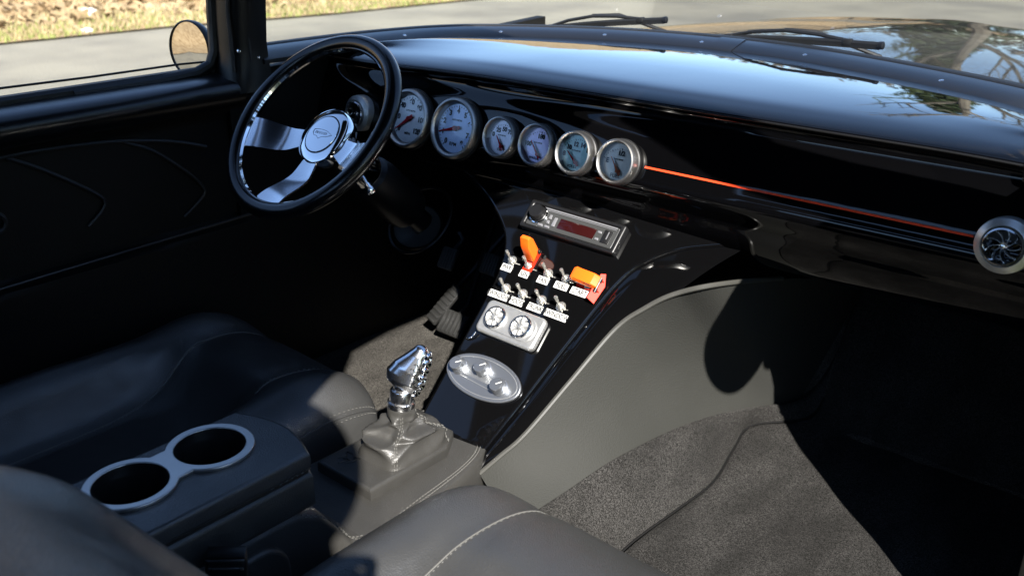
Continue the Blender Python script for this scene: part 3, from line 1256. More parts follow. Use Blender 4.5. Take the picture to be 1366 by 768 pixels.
bmesh.ops.bisect_plane(b, geom=b.verts[:] + b.edges[:] + b.faces[:], plane_co=(X0 - .006, 0, 0), plane_no=(1, 0, 0))
for v_ in b.verts:
    if v_.co.x > X0:
        v_.co.z -= math.tan(TILT) * (v_.co.x - X0)
b.transform(Matrix.Translation((.05, 0, -.015)))
obj('fascia', b, 'panel', cc, ang=50)
# right flank between the fascia edge and the grey tunnel
bm = bm_new()
re = [PO + V((p.x - .004, 0, 0)) + EV * p.y + EN * (p.z - .006) for p in REDGE]


def flank_fn(u, v):
    i = u * (len(re) - 1)
    k = min(int(i), len(re) - 2)
    a = re[k].lerp(re[k + 1], i - k)
    j = u * .60 * (NT - 1) + 0
    kk = min(int(j), NT - 2)
    b = top[kk].lerp(top[kk + 1], j - kk)
    p = a.lerp(b, v)
    return p + EN * (.006 * math.sin(math.pi * v))


add_grid(bm, flank_fn, 60, 8)
obj('flank', bm, 'panel', cc, world_co=True)
bm = bm_new()
le = [on_panel(p.x + .004, p.y, -.010) for p in LEDGE[:34]]
add_grid(bm, lambda u, v: (lambda a: (a.x, a.y + .16 * v, a.z - .12 * v))(le[min(int(u * 33), 33)]), 33, 6)
obj('flank', bm, 'gloss', cc, world_co=True)

# ------------------------------------------------------------------ stereo
st = thing('car_stereo', 'single slot car stereo with a dark red screen above the switches', 'stereo', on_panel(-.041, .384), PR)
w, h = .196, .055
bm = plate([rrect(w, h, .004), rrect(w - .018, h - .014, .003)], .016, .003)
bm.transform(Matrix.Translation((0, 0, .006)))
obj('trim_ring', bm, 'plastic', st)
bm = plate([rrect(w - .019, h - .015, .003)], .010, .0015)
bm.transform(Matrix.Translation((0, 0, .007)))
fc = obj('faceplate', bm, 'radio', st)
bm = bm_new()
add_box(bm, (.012, -.003, .0122), (.074, .019, .001), None, .0003)
obj('screen', bm, 'lcd', st)
bm = bm_new()
add_box(bm, (.008, .0178, .0122), (.152, .0022, .001))
add_box(bm, (.008, .0142, .0126), (.150, .0012, .0016))
obj('disc_slot', bm, 'radio_silver', st)
bm = bm_new()
add_lathe(bm, [(.0158, .012), (.0158, .014), (.0135, .016), (.0135, .026), (.012, .0285), (.0005, .0285)], 40, False, True, Matrix.Translation((-.070, .002, 0)))
obj('volume_knob', bm, 'plastic', st)
bm = bm_new()
add_lathe(bm, [(.0172, .0125), (.0172, .0145), (.0155, .0152), (.0150, .0125)], 40, False, False, Matrix.Translation((-.070, .002, 0)))
obj('knob_ring', bm, 'chrome', st)
for k, (bx, by, bw, bh) in enumerate([(-.046, .004, .005, .008), (-.046, -.006, .005, .006), (-.034, -.003, .006, .017), (-.058, -.015, .010, .004), (-.044, -.015, .010, .004), (.056, .003, .007, .004), (.056, -.010, .007, .004)]):
    bm = bm_new()
    add_box(bm, (bx, by, .0124), (bw, bh, .002), None, .0006)
    obj('button', bm, 'radio_silver', st)
bm = bm_new()
add_box(bm, (.072, -.002, .0128), (.015, .024, .003), None, .001)
obj('eject_panel', bm, 'plastic', st)
bm = bm_new()
add_box(bm, (.074, .0, .0146), (.0016, .014, .001))
obj('grip_bar', bm, 'radio_silver', st)

# ------------------------------------------------------------------ toggle switches with their labels
SWG = 'toggle switches on the console panel'


def toggle(x, v, word, wl, lx, lv, label, lean=(-8, 18)):
    t = thing('toggle_switch', label, 'toggle switch', on_panel(x, v), PR, SWG)
    bm = bm_new()
    add_lathe(bm, [(.0088, -.001), (.0088, .0008), (.0068, .0012)], 28)
    add_lathe(bm, [(.0072, .0008), (.0072, .0042), (.0062, .0050), (.0048, .0052)], 6)
    add_lathe(bm, [(.0048, .004), (.0048, .0085), (.0040, .0092), (.0020, .0094)], 20, False, True)
    obj('bushing', bm, 'toggle', t)
    bm = bm_new()
    mt = Matrix.Translation((0, 0, .0075)) @ Matrix.Rotation(R(-lean[1]), 4, 'X') @ Matrix.Rotation(R(lean[0]), 4, 'Y')
    add_lathe(bm, [(.0018, 0), (.0021, .006), (.0029, .014), (.0032, .0175), (.0026, .0195), (.0006, .0203)], 14, True, True, mt)
    obj('lever', bm, 'toggle', t)
    bm = bm_new()
    add_box(bm, (.0075, -.0105, .0006), (.0022, .010, .0012), Matrix.Rotation(R(20), 3, 'Z'), .0004)
    obj('locating_tab', bm, 'toggle', t)
    b = plate([rrect(wl - .0015, .0128, .0006, 2)], .0012, .0002)
    b.transform(Matrix.Translation((lx - x, lv - v, .0006)))
    lp = obj('label_plate', b, 'white', t)
    b = text(word, .0118, sx=.78, bold=.0003)
    b.transform(Matrix.Translation((lx - x, lv - v, .0014)))
    obj('lettering', b, 'ink', lp)
    return t


for a in [(-.127, .297, 'PWR', .024, -.1295, .2815, 'toggle switch with a white PWR label beside the raised orange guard'),
          (-.0885, .296, 'IGN', .020, -.0895, .2800, 'toggle switch with a white IGN label under the red guard base'),
          (-.045, .294, 'FAN', .024, -.0475, .2795, 'toggle switch with a white FAN label in the upper row'),
          (-.006, .294, 'FUEL', .028, -.0085, .2795, 'toggle switch with a white FUEL label, left of the closed orange guard'),
          (.040, .294, 'START', .036, .0305, .2785, 'toggle switch with a white START label, covered by the closed orange guard'),
          (-.110, .246, 'LWINDOW', .042, -.1165, .2300, 'toggle switch with a white LWINDOW label, leftmost of the lower row'),
          (-.072, .246, 'HOOD', .028, -.0755, .2295, 'toggle switch with a white HOOD label in the lower row'),
          (-.031, .246, 'TRUNK', .031, -.0355, .2295, 'toggle switch with a white TRUNK label in the lower row'),
          (.010, .246, 'RWINDOW', .045, .0095, .2290, 'toggle switch with a white RWINDOW label at the right end of the lower row')]:
    toggle(*a)


def guard(x, v, hingev, open_, label):
    t = thing('switch_guard', label, 'switch guard', on_panel(x, v), PR, 'red switch guards on the console panel')
    bm = bm_new()
    if open_:
        b = plate([rrect(.019, .040, .003)], .0016, .0003)
        b.transform(Matrix.Translation((0, .010, .0008)))
        add_bm(bm, b)
        for s in (-1, 1):
            b = plate([[(-.010, .0), (.016, .0), (.020, .004), (.020, .011), (.014, .013), (.006, .005), (-.010, .003)]], .0014, .0003)
            add_bm(bm, b, Matrix.Translation((s * .0088, .012, 0)) @ Matrix(((0, 0, 1, 0), (1, 0, 0, 0), (0, 1, 0, 0), (0, 0, 0, 1))))
        obj('guard_base', bm, 'red', t)
        bm = bm_new()
        # flipped cover standing off the panel: a channel with a hooked nose
        prof = [(.008, .0), (.026, .002), (.031, .006), (.036, .034), (.034, .044), (.027, .047), (.022, .040), (.017, .034), (.012, .016)]
        b = plate([prof], .0185, .0022, 3)
        add_bm(bm, b, Matrix(((0, 0, 1, 0), (1, 0, 0, 0), (0, 1, 0, .006), (0, 0, 0, 1))))
        obj('guard_cover', bm, 'orange', t)
    else:
        b = plate([rrect(.046, .018, .002)], .0016, .0003)
        b.transform(Matrix.Translation((.0, 0, .0008)))
        add_bm(bm, b)
        for s in (-1, 1):
            b = plate([[(-.004, 0), (.024, 0), (.026, .004), (.026, .013), (.018, .015), (.008, .008), (-.004, .003)]], .0014, .0003)
            add_bm(bm, b, Matrix.Translation((0, s * .0095, 0)) @ Matrix(((1, 0, 0, 0), (0, 0, 1, 0), (0, 1, 0, 0), (0, 0, 0, 1))))
        b = plate([[(-.015, -.030), (.0, -.034), (.004, .0), (-.004, .020), (-.012, .016)]], .002, .0004)
        add_bm(bm, b, Matrix.Translation((.026, .004, .006)) @ Matrix.Rotation(R(35), 4, 'Y'))
        obj('guard_base', bm, 'red', t)
        bm = bm_new()
        prof = [(.020, .010), (.022, .018), (.014, .026), (-.018, .030), (-.026, .026), (-.030, .014), (-.024, .012), (-.020, .017), (.006, .014)]
        b = plate([prof], .021, .0026, 3)
        add_bm(bm, b, Matrix(((1, 0, 0, 0), (0, 0, 1, .004), (0, 1, 0, 0), (0, 0, 0, 1))))
        b = plate([[(.021, .015), (-.022, .028), (-.032, .016), (-.012, .013), (.010, .009)]], .024, .003, 3)
        add_bm(bm, b, Matrix(((1, 0, 0, 0), (0, 0, 1, .004), (0, 1, 0, 0), (0, 0, 0, 1))))
        obj('guard_cover', bm, 'orange', t)
    bm = bm_new()
    if open_:
        add_tube(bm, [(-.012, .028, .010), (.012, .028, .010)], .0022, 10)
        add_tube(bm, [(.008, .028, .010), (.0125, .028, .010)], .0038, 12)
    else:
        add_tube(bm, [(.021, -.013, .013), (.021, .013, .013)], .0024, 10)
        add_tube(bm, [(.021, .006, .013), (.021, .012, .013)], .0040, 12)
        add_tube(bm, [(.021, -.012, .013), (.021, -.006, .013)], .0036, 12)
    obj('hinge_pin', bm, 'plastic', t)


guard(-.0885, .296, .33, True, 'raised orange and red switch guard above the PWR and IGN labels')
guard(.041, .296, .33, False, 'orange switch guard with red base covering the START switch')

# ------------------------------------------------------------------ twin vent plate
vp = thing('vent_plate', 'bright rounded metal plate holding two round vents below the switches', 'vent plate', on_panel(-.0575, .186), PR)
b = plate([rrect(.122, .0600, .010, 8)], .014, .005, 4)
b.transform(Matrix.Translation((0, 0, .006)))
obj('plate', b, 'alu_plate', vp)
b = plate([rrect(.096, .042, .018, 8)], .003, .001, 2)
b.transform(Matrix.Translation((.004, 0, .0135)))
obj('raised_field', b, 'alu_plate', vp)
for sx in (-.030, .024):
    bm = bm_new()
    add_lathe(bm, [(.0205, .012), (.0205, .0185), (.0190, .0205), (.0165, .0205), (.0155, .0175), (.0155, .012)], 40, False, False, Matrix.Translation((sx, .001, 0)))
    vo = obj('vent', bm, 'chrome_rough', vp)
    bm = bm_new()
    for k in range(8):
        a = 2 * math.pi * k / 8
        q = [(sx + r_ * math.cos(a + .25 * r_ / .016), .001 + r_ * math.sin(a + .25 * r_ / .016), .0175) for r_ in (.003, .007, .011, .0158)]
        sweep(bm, q, [(-.0006, -.0025), (.0006, -.0025), (.0006, .0025), (-.0006, .0025)])
    add_lathe(bm, [(.0035, .014), (.0035, .0205), (.0005, .021)], 16, False, True, Matrix.Translation((sx, .001, 0)))
    obj('blades', bm, 'alu_plate', vo)
    bm = bm_new()
    add_lathe(bm, [(.0155, .0150), (.0005, .0148)], 30, False, True, Matrix.Translation((sx, .001, 0)))
    obj('duct', bm, 'alu_plate', vo)

# ------------------------------------------------------------------ oval climate control
cl = thing('climate_control', 'oval silver control plate with three round knobs above the gear lever', 'control plate', on_panel(-.0600, .0875), PR)
b = plate([circ(0, 0, .0765, 72, .0365)], .006, .0018, 3)
b.transform(Matrix.Translation((0, 0, .003)))
obj('plate', b, 'alu_dull', cl)
bm = bm_new()
add_tube(bm, [(x, y, .0063) for x, y in circ(0, 0, .070, 72, .0305)], .0006, 6, closed=True)
for k in range(7):
    yy = -.004 + .0016 * k
    add_tube(bm, [(-.040, yy - .001, .0062), (.045, yy - .004, .0062)], .00035, 5)
for q0, q1 in (((-.048, .008), (-.005, .004)), ((.0, .008), (.038, -.004)), ((-.05, -.010), (.04, -.016))):
    add_tube(bm, [(*q0, .0062), (*q1, .0062)], .0005, 5)
obj('engraving', bm, 'alu_plate', cl)
for kx, ky, ka in ((-.0500, .002, 35), (-.0045, .013, 38), (.040, -.0045, 38)):
    bm = bm_new()
    add_lathe(bm, [(.0150, .005), (.0145, .0085), (.0128, .0100), (.0122, .0220), (.0108, .0240), (.0005, .0243)], 32, False, True, Matrix.Translation((kx, ky, 0)))
    kb = obj('knob', bm, 'alu_dull', cl)
    bm = bm_new()
    a = R(ka)
    add_box(bm, (kx + .006 * math.cos(a), ky + .006 * math.sin(a), .0244), (.011, .0014, .0006), Matrix.Rotation(a, 3, 'Z'))
    obj('pointer', bm, 'white', kb)
    for s in (0, 1, 2):
        pass
# small bent wire between plate and oval
bm = bm_new()
add_tube(bm, catmull([on_panel(-.118, .155, .006), on_panel(-.121, .146, .004), on_panel(-.128, .140, .003), on_panel(-.134, .139, .001)], 14), .0016, 8)
o = obj('wire', bm, 'chrome_rough')
tag(o, 'short bent wire on the gloss panel under the twin vent plate', 'wire')

# ================================================================== STEERING WHEEL
WC = V((-.404, -.271, 1.041))
WN = V((0, -.727, .687)).normalized()
WR = rot_to(WN)
sw = thing('steering_wheel', 'black rimmed steering wheel with chrome hub and spokes', 'steering wheel', WC, WR)
bm = bm_new()
RR = .1665
add_tube(bm, [(RR * math.cos(2 * math.pi * k / 96), RR * math.sin(2 * math.pi * k / 96), 0) for k in range(96)], .0140, 20, closed=True)
rim = obj('rim', bm, 'rim', sw)
bm = bm_new()
add_lathe(bm, [(RR - .0145, -.0045), (RR - .0165, 0), (RR - .0145, .0045), (RR - .0120, .0035), (RR - .0120, -.0035), (RR - .0145, -.0045)], 96)
obj('inner_band', bm, 'chrome', sw)
for deg in (-165, -90, -15):
    a = R(deg)
    rings = []
    for i in range(15):
        f = i / 14
        rad_ = .040 + (RR - .013 - .040) * f
        wd = .015 + .015 * f ** 1.4 + .004 * math.sin(math.pi * f)
        zc = -.036 + .034 * smooth((f - .30) / .70)
        dish = .0022 * (.4 + .6 * f)
        th = .0045
        c = V((math.cos(a), math.sin(a), 0))
        s = V((-math.sin(a), math.cos(a), 0))
        ring = []
        for k in range(-5, 6):
            q = k / 5
            ring.append(c * rad_ + s * wd * q + V((0, 0, zc + dish * q * q)))
        for k in range(5, -6, -1):
            q = k / 5
            ring.append(c * rad_ + s * wd * q * .96 + V((0, 0, zc + dish * q * q - th)))
        rings.append(ring)
    bm = bm_new()
    add_loft(bm, rings)
    obj('spoke', bm, 'chrome_spoke', sw, ang=50)
bm = bm_new()
add_lathe(bm, [(r_, z_ - .060) for r_, z_ in ((.034, -.035), (.038, -.02), (.048, .000), (.0535, .004), (.0545, .022), (.0525, .0275), (.049, .029), (.036, .0305), (.0355, .0300), (.0345, .0318), (.018, .0328), (.0005, .0331))], 72, False, True)
hub = obj('hub', bm, 'chrome', sw, ang=40)
bm = bm_new()
add_lathe(bm, [(.0365, -.0302), (.0370, -.0288), (.0350, -.0288), (.0345, -.0300)], 64)
obj('hub_groove', bm, 'ink', hub)
bm = bm_new()
badge = [(-.022, .006), (-.014, .0075), (0, .008), (.012, .0065), (.026, .001), (.014, -.004), (.004, -.0055), (-.002, -.010), (-.009, -.0055), (-.017, -.005), (-.022, .0)]
add_tube(bm, [(x, y, -.0270) for x, y in badge], .00035, 5, closed=True)
for k in range(5):
    add_tube(bm, [(-.016 + .006 * k, -.001, -.0269), (-.015 + .006 * k, .0035, -.0269), (-.012 + .006 * k, .0035, -.0269), (-.012 + .006 * k, -.001, -.0269)], .00032, 5)
obj('emblem', bm, 'ink', hub)
# column
co = thing('steering_column', 'black steering column with chrome collar behind the wheel', 'column', WC - WN * .10)
bm = bm_new()
CM = Matrix.Translation(WC) @ WR.to_4x4()
add_lathe(bm, [(.030, -.155), (.040, -.165), (.044, -.19), (.044, -.27), (.040, -.29), (.034, -.295), (.022, -.30), (.022, -.34)], 40, True, True, CM)
obj('column_tube', bm, 'satin', co, world_co=True)
bm = bm_new()
add_lathe(bm, [(.030, -.09), (.034, -.098), (.035, -.11), (.035, -.155), (.033, -.16)], 40, True, True, CM)
obj('collar', bm, 'chrome', co, world_co=True)
bm = bm_new()
k0 = WC - WN * .12
k1 = at(493, 252, Y=-.235)
add_tube(bm, [k0, k0.lerp(k1, .93)], .0035, 10)
kd = (k1 - k0).normalized()
lv = obj('signal_lever', bm, 'chrome_rough', co, world_co=True)
bm = bm_new()
add_lathe(bm, [(.004, -.014), (.0062, -.012), (.0068, .0), (.0076, .007), (.0066, .012), (.003, .014)], 20, True, True, Matrix.Translation(k1) @ rot_to(kd).to_4x4())
obj('lever_knob', bm, 'chrome', co, world_co=True)
# round bowl around the column below the dash
bm = bm_new()
cb = WC - WN * .335
add_lathe(bm, [(.072, 0), (.0745, .002), (.0745, .004), (.072, .006), (.069, .004), (.069, .002), (.072, 0)], 48, False, False, Matrix.Translation(cb) @ WR.to_4x4())
obj('column_escutcheon', bm, 'satin', co, world_co=True)

# ------------------------------------------------------------------ pedals and the bowl light
def pedal(c, nrm, xdir, w, h, ribs, arm, label, pm_='pedal'):
    t = thing('foot_pedal', label, 'pedal', c, rot_to(nrm, xdir), 'ribbed foot pedals')
    bm = bm_new()
    add_box(bm, (0, 0, 0), (w, h, .012), None, .004)
    n = ribs
    for k in range(n):
        add_box(bm, (-w / 2 + w * (k + .5) / n, 0, .0065), (w / n * .5, h * .86, .006), None, .0014)
    obj('pad', bm, pm_, t)
    bm = bm_new()
    c = V(c)
    add_tube(bm, [c, c + V((0, .05, .03)), V(arm)], .008, 8)
    obj('arm', bm, 'plastic', t, world_co=True)


pedal(at(605, 432, Y=.20), (.1, -.75, .65), (1, 0, 0), .072, .058, 6, (-.60, .45, .75), 'wide ribbed brake pedal beside the blue edge of the console')
pedal(at(593, 406, Y=.215), (.1, -.80, .55), (.35, .4, .8), .105, .034, 8, (-.62, .50, .62), 'long slanted ribbed pedal left of the wide brake pedal')
pedal(at(598, 345, Y=.24), (.2, -.8, .5), (1, 0, 0), .040, .052, 6, at(612, 312, Y=.30), 'small high ribbed pedal on an arm, left of the console', 'pedal_lifted')
pedal(at(655, 353, Y=.24), (.2, -.8, .5), (1, 0, 0), .042, .048, 6, (-.42, .42, .80), 'ribbed pedal half hidden behind the left edge of the console', 'pedal_lifted')
sp = thing('dome_cover', 'dark dome shaped cover under the dash left of the pedals', 'cover', at(557, 303, Y=.22), rot_to((.3, -.6, .75)))
bm = bm_new()
add_lathe(bm, [(.058, -.004), (.060, .0), (.056, .004), (.048, .001), (.030, -.008), (.012, -.013), (.008, -.006), (.0005, -.004)], 48, False, True)
obj('bowl', bm, 'pedal_lifted', sp)
bm = bm_new()
add_lathe(bm, [(.056, .004), (.0605, .0045), (.061, -.001), (.058, -.003)], 48)
obj('rim_ring', bm, 'satin', sp)

# ================================================================== SEATS
def spow(a, p):
    return math.copysign(abs(a) ** p, a)


def bolster(u, amp):
    return amp * math.exp(-((abs(u) - .74) / .20) ** 2) - .006 * math.exp(-((abs(u) - .46) / .025) ** 2)


class Cushion:
    def __init__(s, cx, W, yf, yb, zt, zb, amp=.035, nose=.13):
        s.cx, s.W, s.yf, s.yb, s.zt, s.zb, s.amp, s.nose = cx, W, yf, yb, zt, zb, amp, nose

    def pt(s, th, f):
        """th: angle round the section, f: 0 back .. 1 front"""
        L = s.yf - s.yb
        nf = s.nose / L
        if f < 1 - nf:
            t = 0
        else:
            t = (f - (1 - nf)) / nf
        a = t * math.pi / 2
        y = s.yb + L * (f if t == 0 else (1 - nf) + nf * math.sin(a))
        k = max(math.cos(a), 0) ** .62
        zm = (s.zt * .46 + s.zb * .54)
        H = (s.zt - s.zb) / 2
        c, n = math.cos(th), math.sin(th)
        w = s.W * (.86 + .14 * k) * (1 - .05 * (1 - f))
        x = spow(c, .58) * w
        u = x / w
        z = (s.zt + s.zb) / 2 + spow(n, .55) * H
        if n > 0:
            q = (abs(u) / .60) ** 4 + (abs(f - .22) / .50) ** 4
            rec = 1 - smooth((q - .35) / 1.3)
            z += (-s.amp * rec + bolster(u, .018) + .012 * math.exp(-((f - .80) / .10) ** 2) * (s.amp > .03)) * min(1, n * 2.2)
            if s.amp > .03:
                z += .030 * smooth((-u - .35) / .4) * (1 - .5 * f) * min(1, n * 2)
        z = zm + (z - zm) * k
        yy = y - .035 * (u * u) ** 2 * (t > 0) * t
        # soft unevenness
        z += .004 * noise.noise(V((x * 7 + s.cx * 9, y * 7, 1)))
        return V((s.cx + x * (.55 + .45 * k if t > .96 else 1), yy, z))

    def mesh(s, bm, nt=72, nf=60):
        rings = []
        for j in range(nf + 1):
            f = j / nf
            f = 1 - (1 - f) ** 1.5
            rings.append([s.pt(2 * math.pi * i / nt, f) for i in range(nt)])
        add_loft(bm, rings)

    def theta(s, u):
        return math.acos(spow(u, 1 / .58))


def stitch(bm, pts, off=.0016, ln=.0048, gap=.0006, r=.0007):
    """thread dashes along a polyline lying on a surface"""
    acc = 0
    seg = []
    cur = []
    fine = catmull(pts, len(pts) * 14)
    on = True
    for a, b in zip(fine, fine[1:]):
        d = (b - a).length
        acc += d
        if on:
            cur.append(a)
        if acc > (ln if on else gap):
            if on and len(cur) > 1:
                seg.append(cur)
            cur = []
            acc = 0
            on = not on
    for c in seg:
        add_tube(bm, c, r, 5)


def seat(cu, label, back, hl=None):
    t = thing('car_seat', label, 'seat', (cu.cx, cu.yb + .3, FLOOR))
    bm = bm_new()
    cu.mesh(bm)
    obj('cushion', bm, 'leather', t, ang=60, world_co=True)
    # welts: two along the bolsters, one across the nose
    bm = bm_new()
    for sgn in (-1, 1):
        p = [cu.pt(cu.theta(sgn * .46), f / 20) + V((0, 0, .0012)) for f in range(2, 20)]
        add_tube(bm, catmull(p, 120), .00095, 6)
        p = [cu.pt(cu.theta(sgn * .46) + sgn * .012, f / 20) + V((0, 0, .0014)) for f in range(2, 20)]
        stitch(bm, p)
        p = [cu.pt(cu.theta(sgn * .965), f / 20) + V((sgn * .001, 0, .001)) for f in range(2, 20)]
        stitch(bm, p)
        p = [cu.pt(cu.theta(sgn * .985), f / 20) + V((sgn * .0014, 0, .001)) for f in range(2, 20)]
        stitch(bm, p)
    obj('stitching', bm, 'thread', t, world_co=True)
    bm = bm_new()
    for sgn in (-1, 1):
        add_tube(bm, [cu.pt(cu.theta(sgn * .975), f / 40) for f in range(2, 40)], .0022, 7)
        add_tube(bm, [cu.pt(cu.theta(sgn * .463) + sgn * .005, f / 40) - V((0, 0, .0008)) for f in range(2, 40)], .0018, 7)
    obj('piping', bm, 'leather', t, world_co=True)
    # backrest
    cx, W, z0, z1, y0, slope, D = back
    rings = []
    n = 64
    for j in range(41):
        f = j / 40
        tt = max(0, (f - .80) / .20)
        k = math.sqrt(max(0, 1 - tt * tt)) if f < 1 else 0.05
        z = z0 + (z1 - z0) * f
        yc = y0 - slope * (z - z0)
        ring = []
        for i in range(n):
            th = 2 * math.pi * i / n
            c, s_ = math.cos(th), math.sin(th)
            x = spow(c, .6) * W * (.80 + .20 * k) * (1 - .10 * f)
            u = x / W
            yy = spow(s_, .6) * D / 2 * max(k, .15)
            if s_ > 0:
                yy += .035 * math.exp(-((abs(u) - .76) / .18) ** 2) * s_ ** .5 * k
            ring.append((cx + x, yc - D / 2 + yy, z))
        rings.append(ring)
    bm = bm_new()
    add_loft(bm, rings)
    obj('backrest', bm, 'leather', t, ang=60, world_co=True)
    # plinth under the cushion
    bm = bm_new()
    add_box(bm, (cu.cx, (cu.yf + cu.yb) / 2 - .05, (FLOOR + cu.zb) / 2 + .01), (cu.W * 1.5, (cu.yf - cu.yb) * .8, cu.zb - FLOOR + .03), None, .01)
    obj('plinth', bm, 'plastic', t, world_co=True)
    return t


DC = Cushion(-.462, .240, -.268, -1.0, .632, .455, .075, .15)
PC = Cushion(.362, .268, -.412, -1.15, .695, .480, .022, .17)
seat(DC, 'black leather driver seat behind the steering wheel, front corner in sun', (-.46, .245, .55, 1.22, -.88, .40, .15))
seat(PC, 'black leather passenger seat in the foreground with a pale centre seam', (.385, .200, .60, 1.06, -.775, .657, .13))

# ================================================================== TUNNEL COVER, ARMREST, GEAR LEVER
tc = thing('tunnel_cover', 'stitched black leather cover of the tunnel around the gear lever', 'tunnel cover', (-.07, -.45, .44))
ZC = .583
arc = [(-.178, -.62), (-.178, -.34), (-.176, -.285), (-.160, -.252), (-.130, -.233), (-.095, -.228), (-.060, -.236), (-.025, -.256), (.0, -.284), (.016, -.32), (.030, -.38), (.040, -.46), (.050, -.62)]
arcs = [(p.x, p.y) for p in catmull([(a, b, 0) for a, b in arc], 60)]
bm = bm_new()
rings = []
for off, z in ((.05, .425), (.022, .48), (.006, .545), (.001, .566), (-.004, ZC - .002), (-.012, ZC)):
    ring = []
    for (x, y) in arcs:
        d = V((x + .07, y + .40, 0))
        d = d.normalized() if d.length > 0 else d
        ring.append((x + d.x * off * (1 if x < -.07 else .35), y + d.y * off * .1, z))
    rings.append(ring)
vr = [[bm.verts.new(p) for p in r] for r in rings]
for a, b in zip(vr, vr[1:]):
    for k in range(len(a) - 1):
        bm.faces.new((a[k], a[k + 1], b[k + 1], b[k]))
bm.faces.new(vr[-1])
obj('leather_top', bm, 'leather_soft', tc, ang=50, world_co=True)
bm = bm_new()
for o_ in (.012, .018):
    pts = []
    for (x, y) in arcs[6:58]:
        d = V((x + .07, y + .45, 0)).normalized()
        pts.append(V((x - d.x * o_, y - d.y * o_, ZC + .0008)))
    stitch(bm, pts)
obj('stitching', bm, 'thread', tc, world_co=True)

# armrest console with two cup holders
ar = thing('armrest_console', 'black leather armrest console with two silver ringed cup holders', 'armrest', (-.055, -.85, .44))
CUPS = [(-.0755, -.826), (-.0765, -.717)]


def arm_outline(g):
    return [(-.135 - g, -1.14), (.026 + g, -1.14)] + [(.026 + g - .161 * 0 - (.161 + 2 * g) * i / 24, -.640 + .022 * math.sin(math.pi * i / 24) + g * 1.0) for i in range(25)]


holes = [circ(cx, cy, .0445, 56) for cx, cy in CUPS]
b = plate([arm_outline(0)] + holes, .026, .006, 4)
b.transform(Matrix.Translation((0, 0, .739)))
obj('lid', b, 'leather', ar, ang=45, world_co=True)
b = plate([arm_outline(-.003)] + [circ(cx, cy, .0445, 56) for cx, cy in CUPS], .006, .001)
b.transform(Matrix.Translation((0, 0, .7245)))
obj('lid_seam', b, 'rubber', ar, world_co=True)
b = plate([arm_outline(.001)] + [circ(cx, cy, .0445, 56) for cx, cy in CUPS], .052, .008, 3)
b.transform(Matrix.Translation((0, 0, .697)))
obj('lid_side', b, 'leather_soft', ar, world_co=True)
bm = bm_new()
for s, yy in ((1, 0),):
    stitch(bm, [V((.0262, y, .7285)) for y in (-1.1, -1.0, -.9, -.8, -.7, -.65)], ln=.005)
obj('stitching', bm, 'thread', ar, world_co=True)
# silver figure-eight trim
out = []
Ro = .0555
a0 = math.acos((.109 / 2 - .010) / Ro)
for i in range(49):
    a = math.pi / 2 + a0 + (2 * math.pi - 2 * a0) * i / 48
    out.append((CUPS[0][0] + Ro * math.cos(a), CUPS[0][1] + Ro * math.sin(a)))
for i in range(49):
    a = -math.pi / 2 + a0 + (2 * math.pi - 2 * a0) * i / 48
    out.append((CUPS[1][0] + Ro * math.cos(a), CUPS[1][1] + Ro * math.sin(a)))
b = plate([out, circ(*CUPS[0], .0440, 64), circ(*CUPS[1], .0440, 64)], .0055, .0016, 3)
b.transform(Matrix.Translation((0, 0, .7540)))
obj('cup_trim', b, 'alu', ar, world_co=True)
for cx, cy in CUPS:
    bm = bm_new()
    add_lathe(bm, [(.0436, .0115), (.0425, .004), (.0415, .0), (.0405, -.004), (.0400, -.05), (.038, -.068), (.0005, -.070)], 56, False, True, Matrix.Translation((cx, cy, .744)))
    obj('cup_holder', bm, 'hole', ar, world_co=True)
# lower console body with a raised side pad, running down to the tunnel cover
bm = bm_new()
rings = []
for y, zt_, wx in ((-1.14, .675, .078), (-.70, .675, .078), (-.66, .672, .078), (-.628, .655, .080), (-.604, .62, .084), (-.585, .590, .090), (-.555, .578, .094), (-.50, .575, .094)):
    cx = -.058
    rings.append([(cx - wx, y, .43), (cx - wx, y, zt_ - .012), (cx - wx + .012, y, zt_), (cx + wx - .012, y, zt_), (cx + wx, y, zt_ - .012), (cx + wx + .004, y, .43)])
add_loft(bm, rings)
bmesh.ops.bevel(bm, geom=[e for e in bm.edges if len(e.link_faces) == 2], offset=.004, segments=2, affect='EDGES', profile=.5)
obj('console_body', bm, 'leather_soft', ar, ang=60, world_co=True)
b = plate([rrect(.40, .145, .045, 8)], .016, .007, 4)
b.transform(Matrix(((0, 0, 1, .0225), (1, 0, 0, -.885), (0, 1, 0, .578), (0, 0, 0, 1))))
obj('side_pad', b, 'leather_soft', ar, ang=60, world_co=True)
bm = bm_new()
for xo in (.012, .018):
    stitch(bm, [V((xo + .012, y, z)) for y, z in ((-.66, .667), (-.63, .650), (-.605, .620), (-.585, .592), (-.555, .581), (-.51, .5775))], ln=.005)
obj('stitching', bm, 'thread', ar, world_co=True)

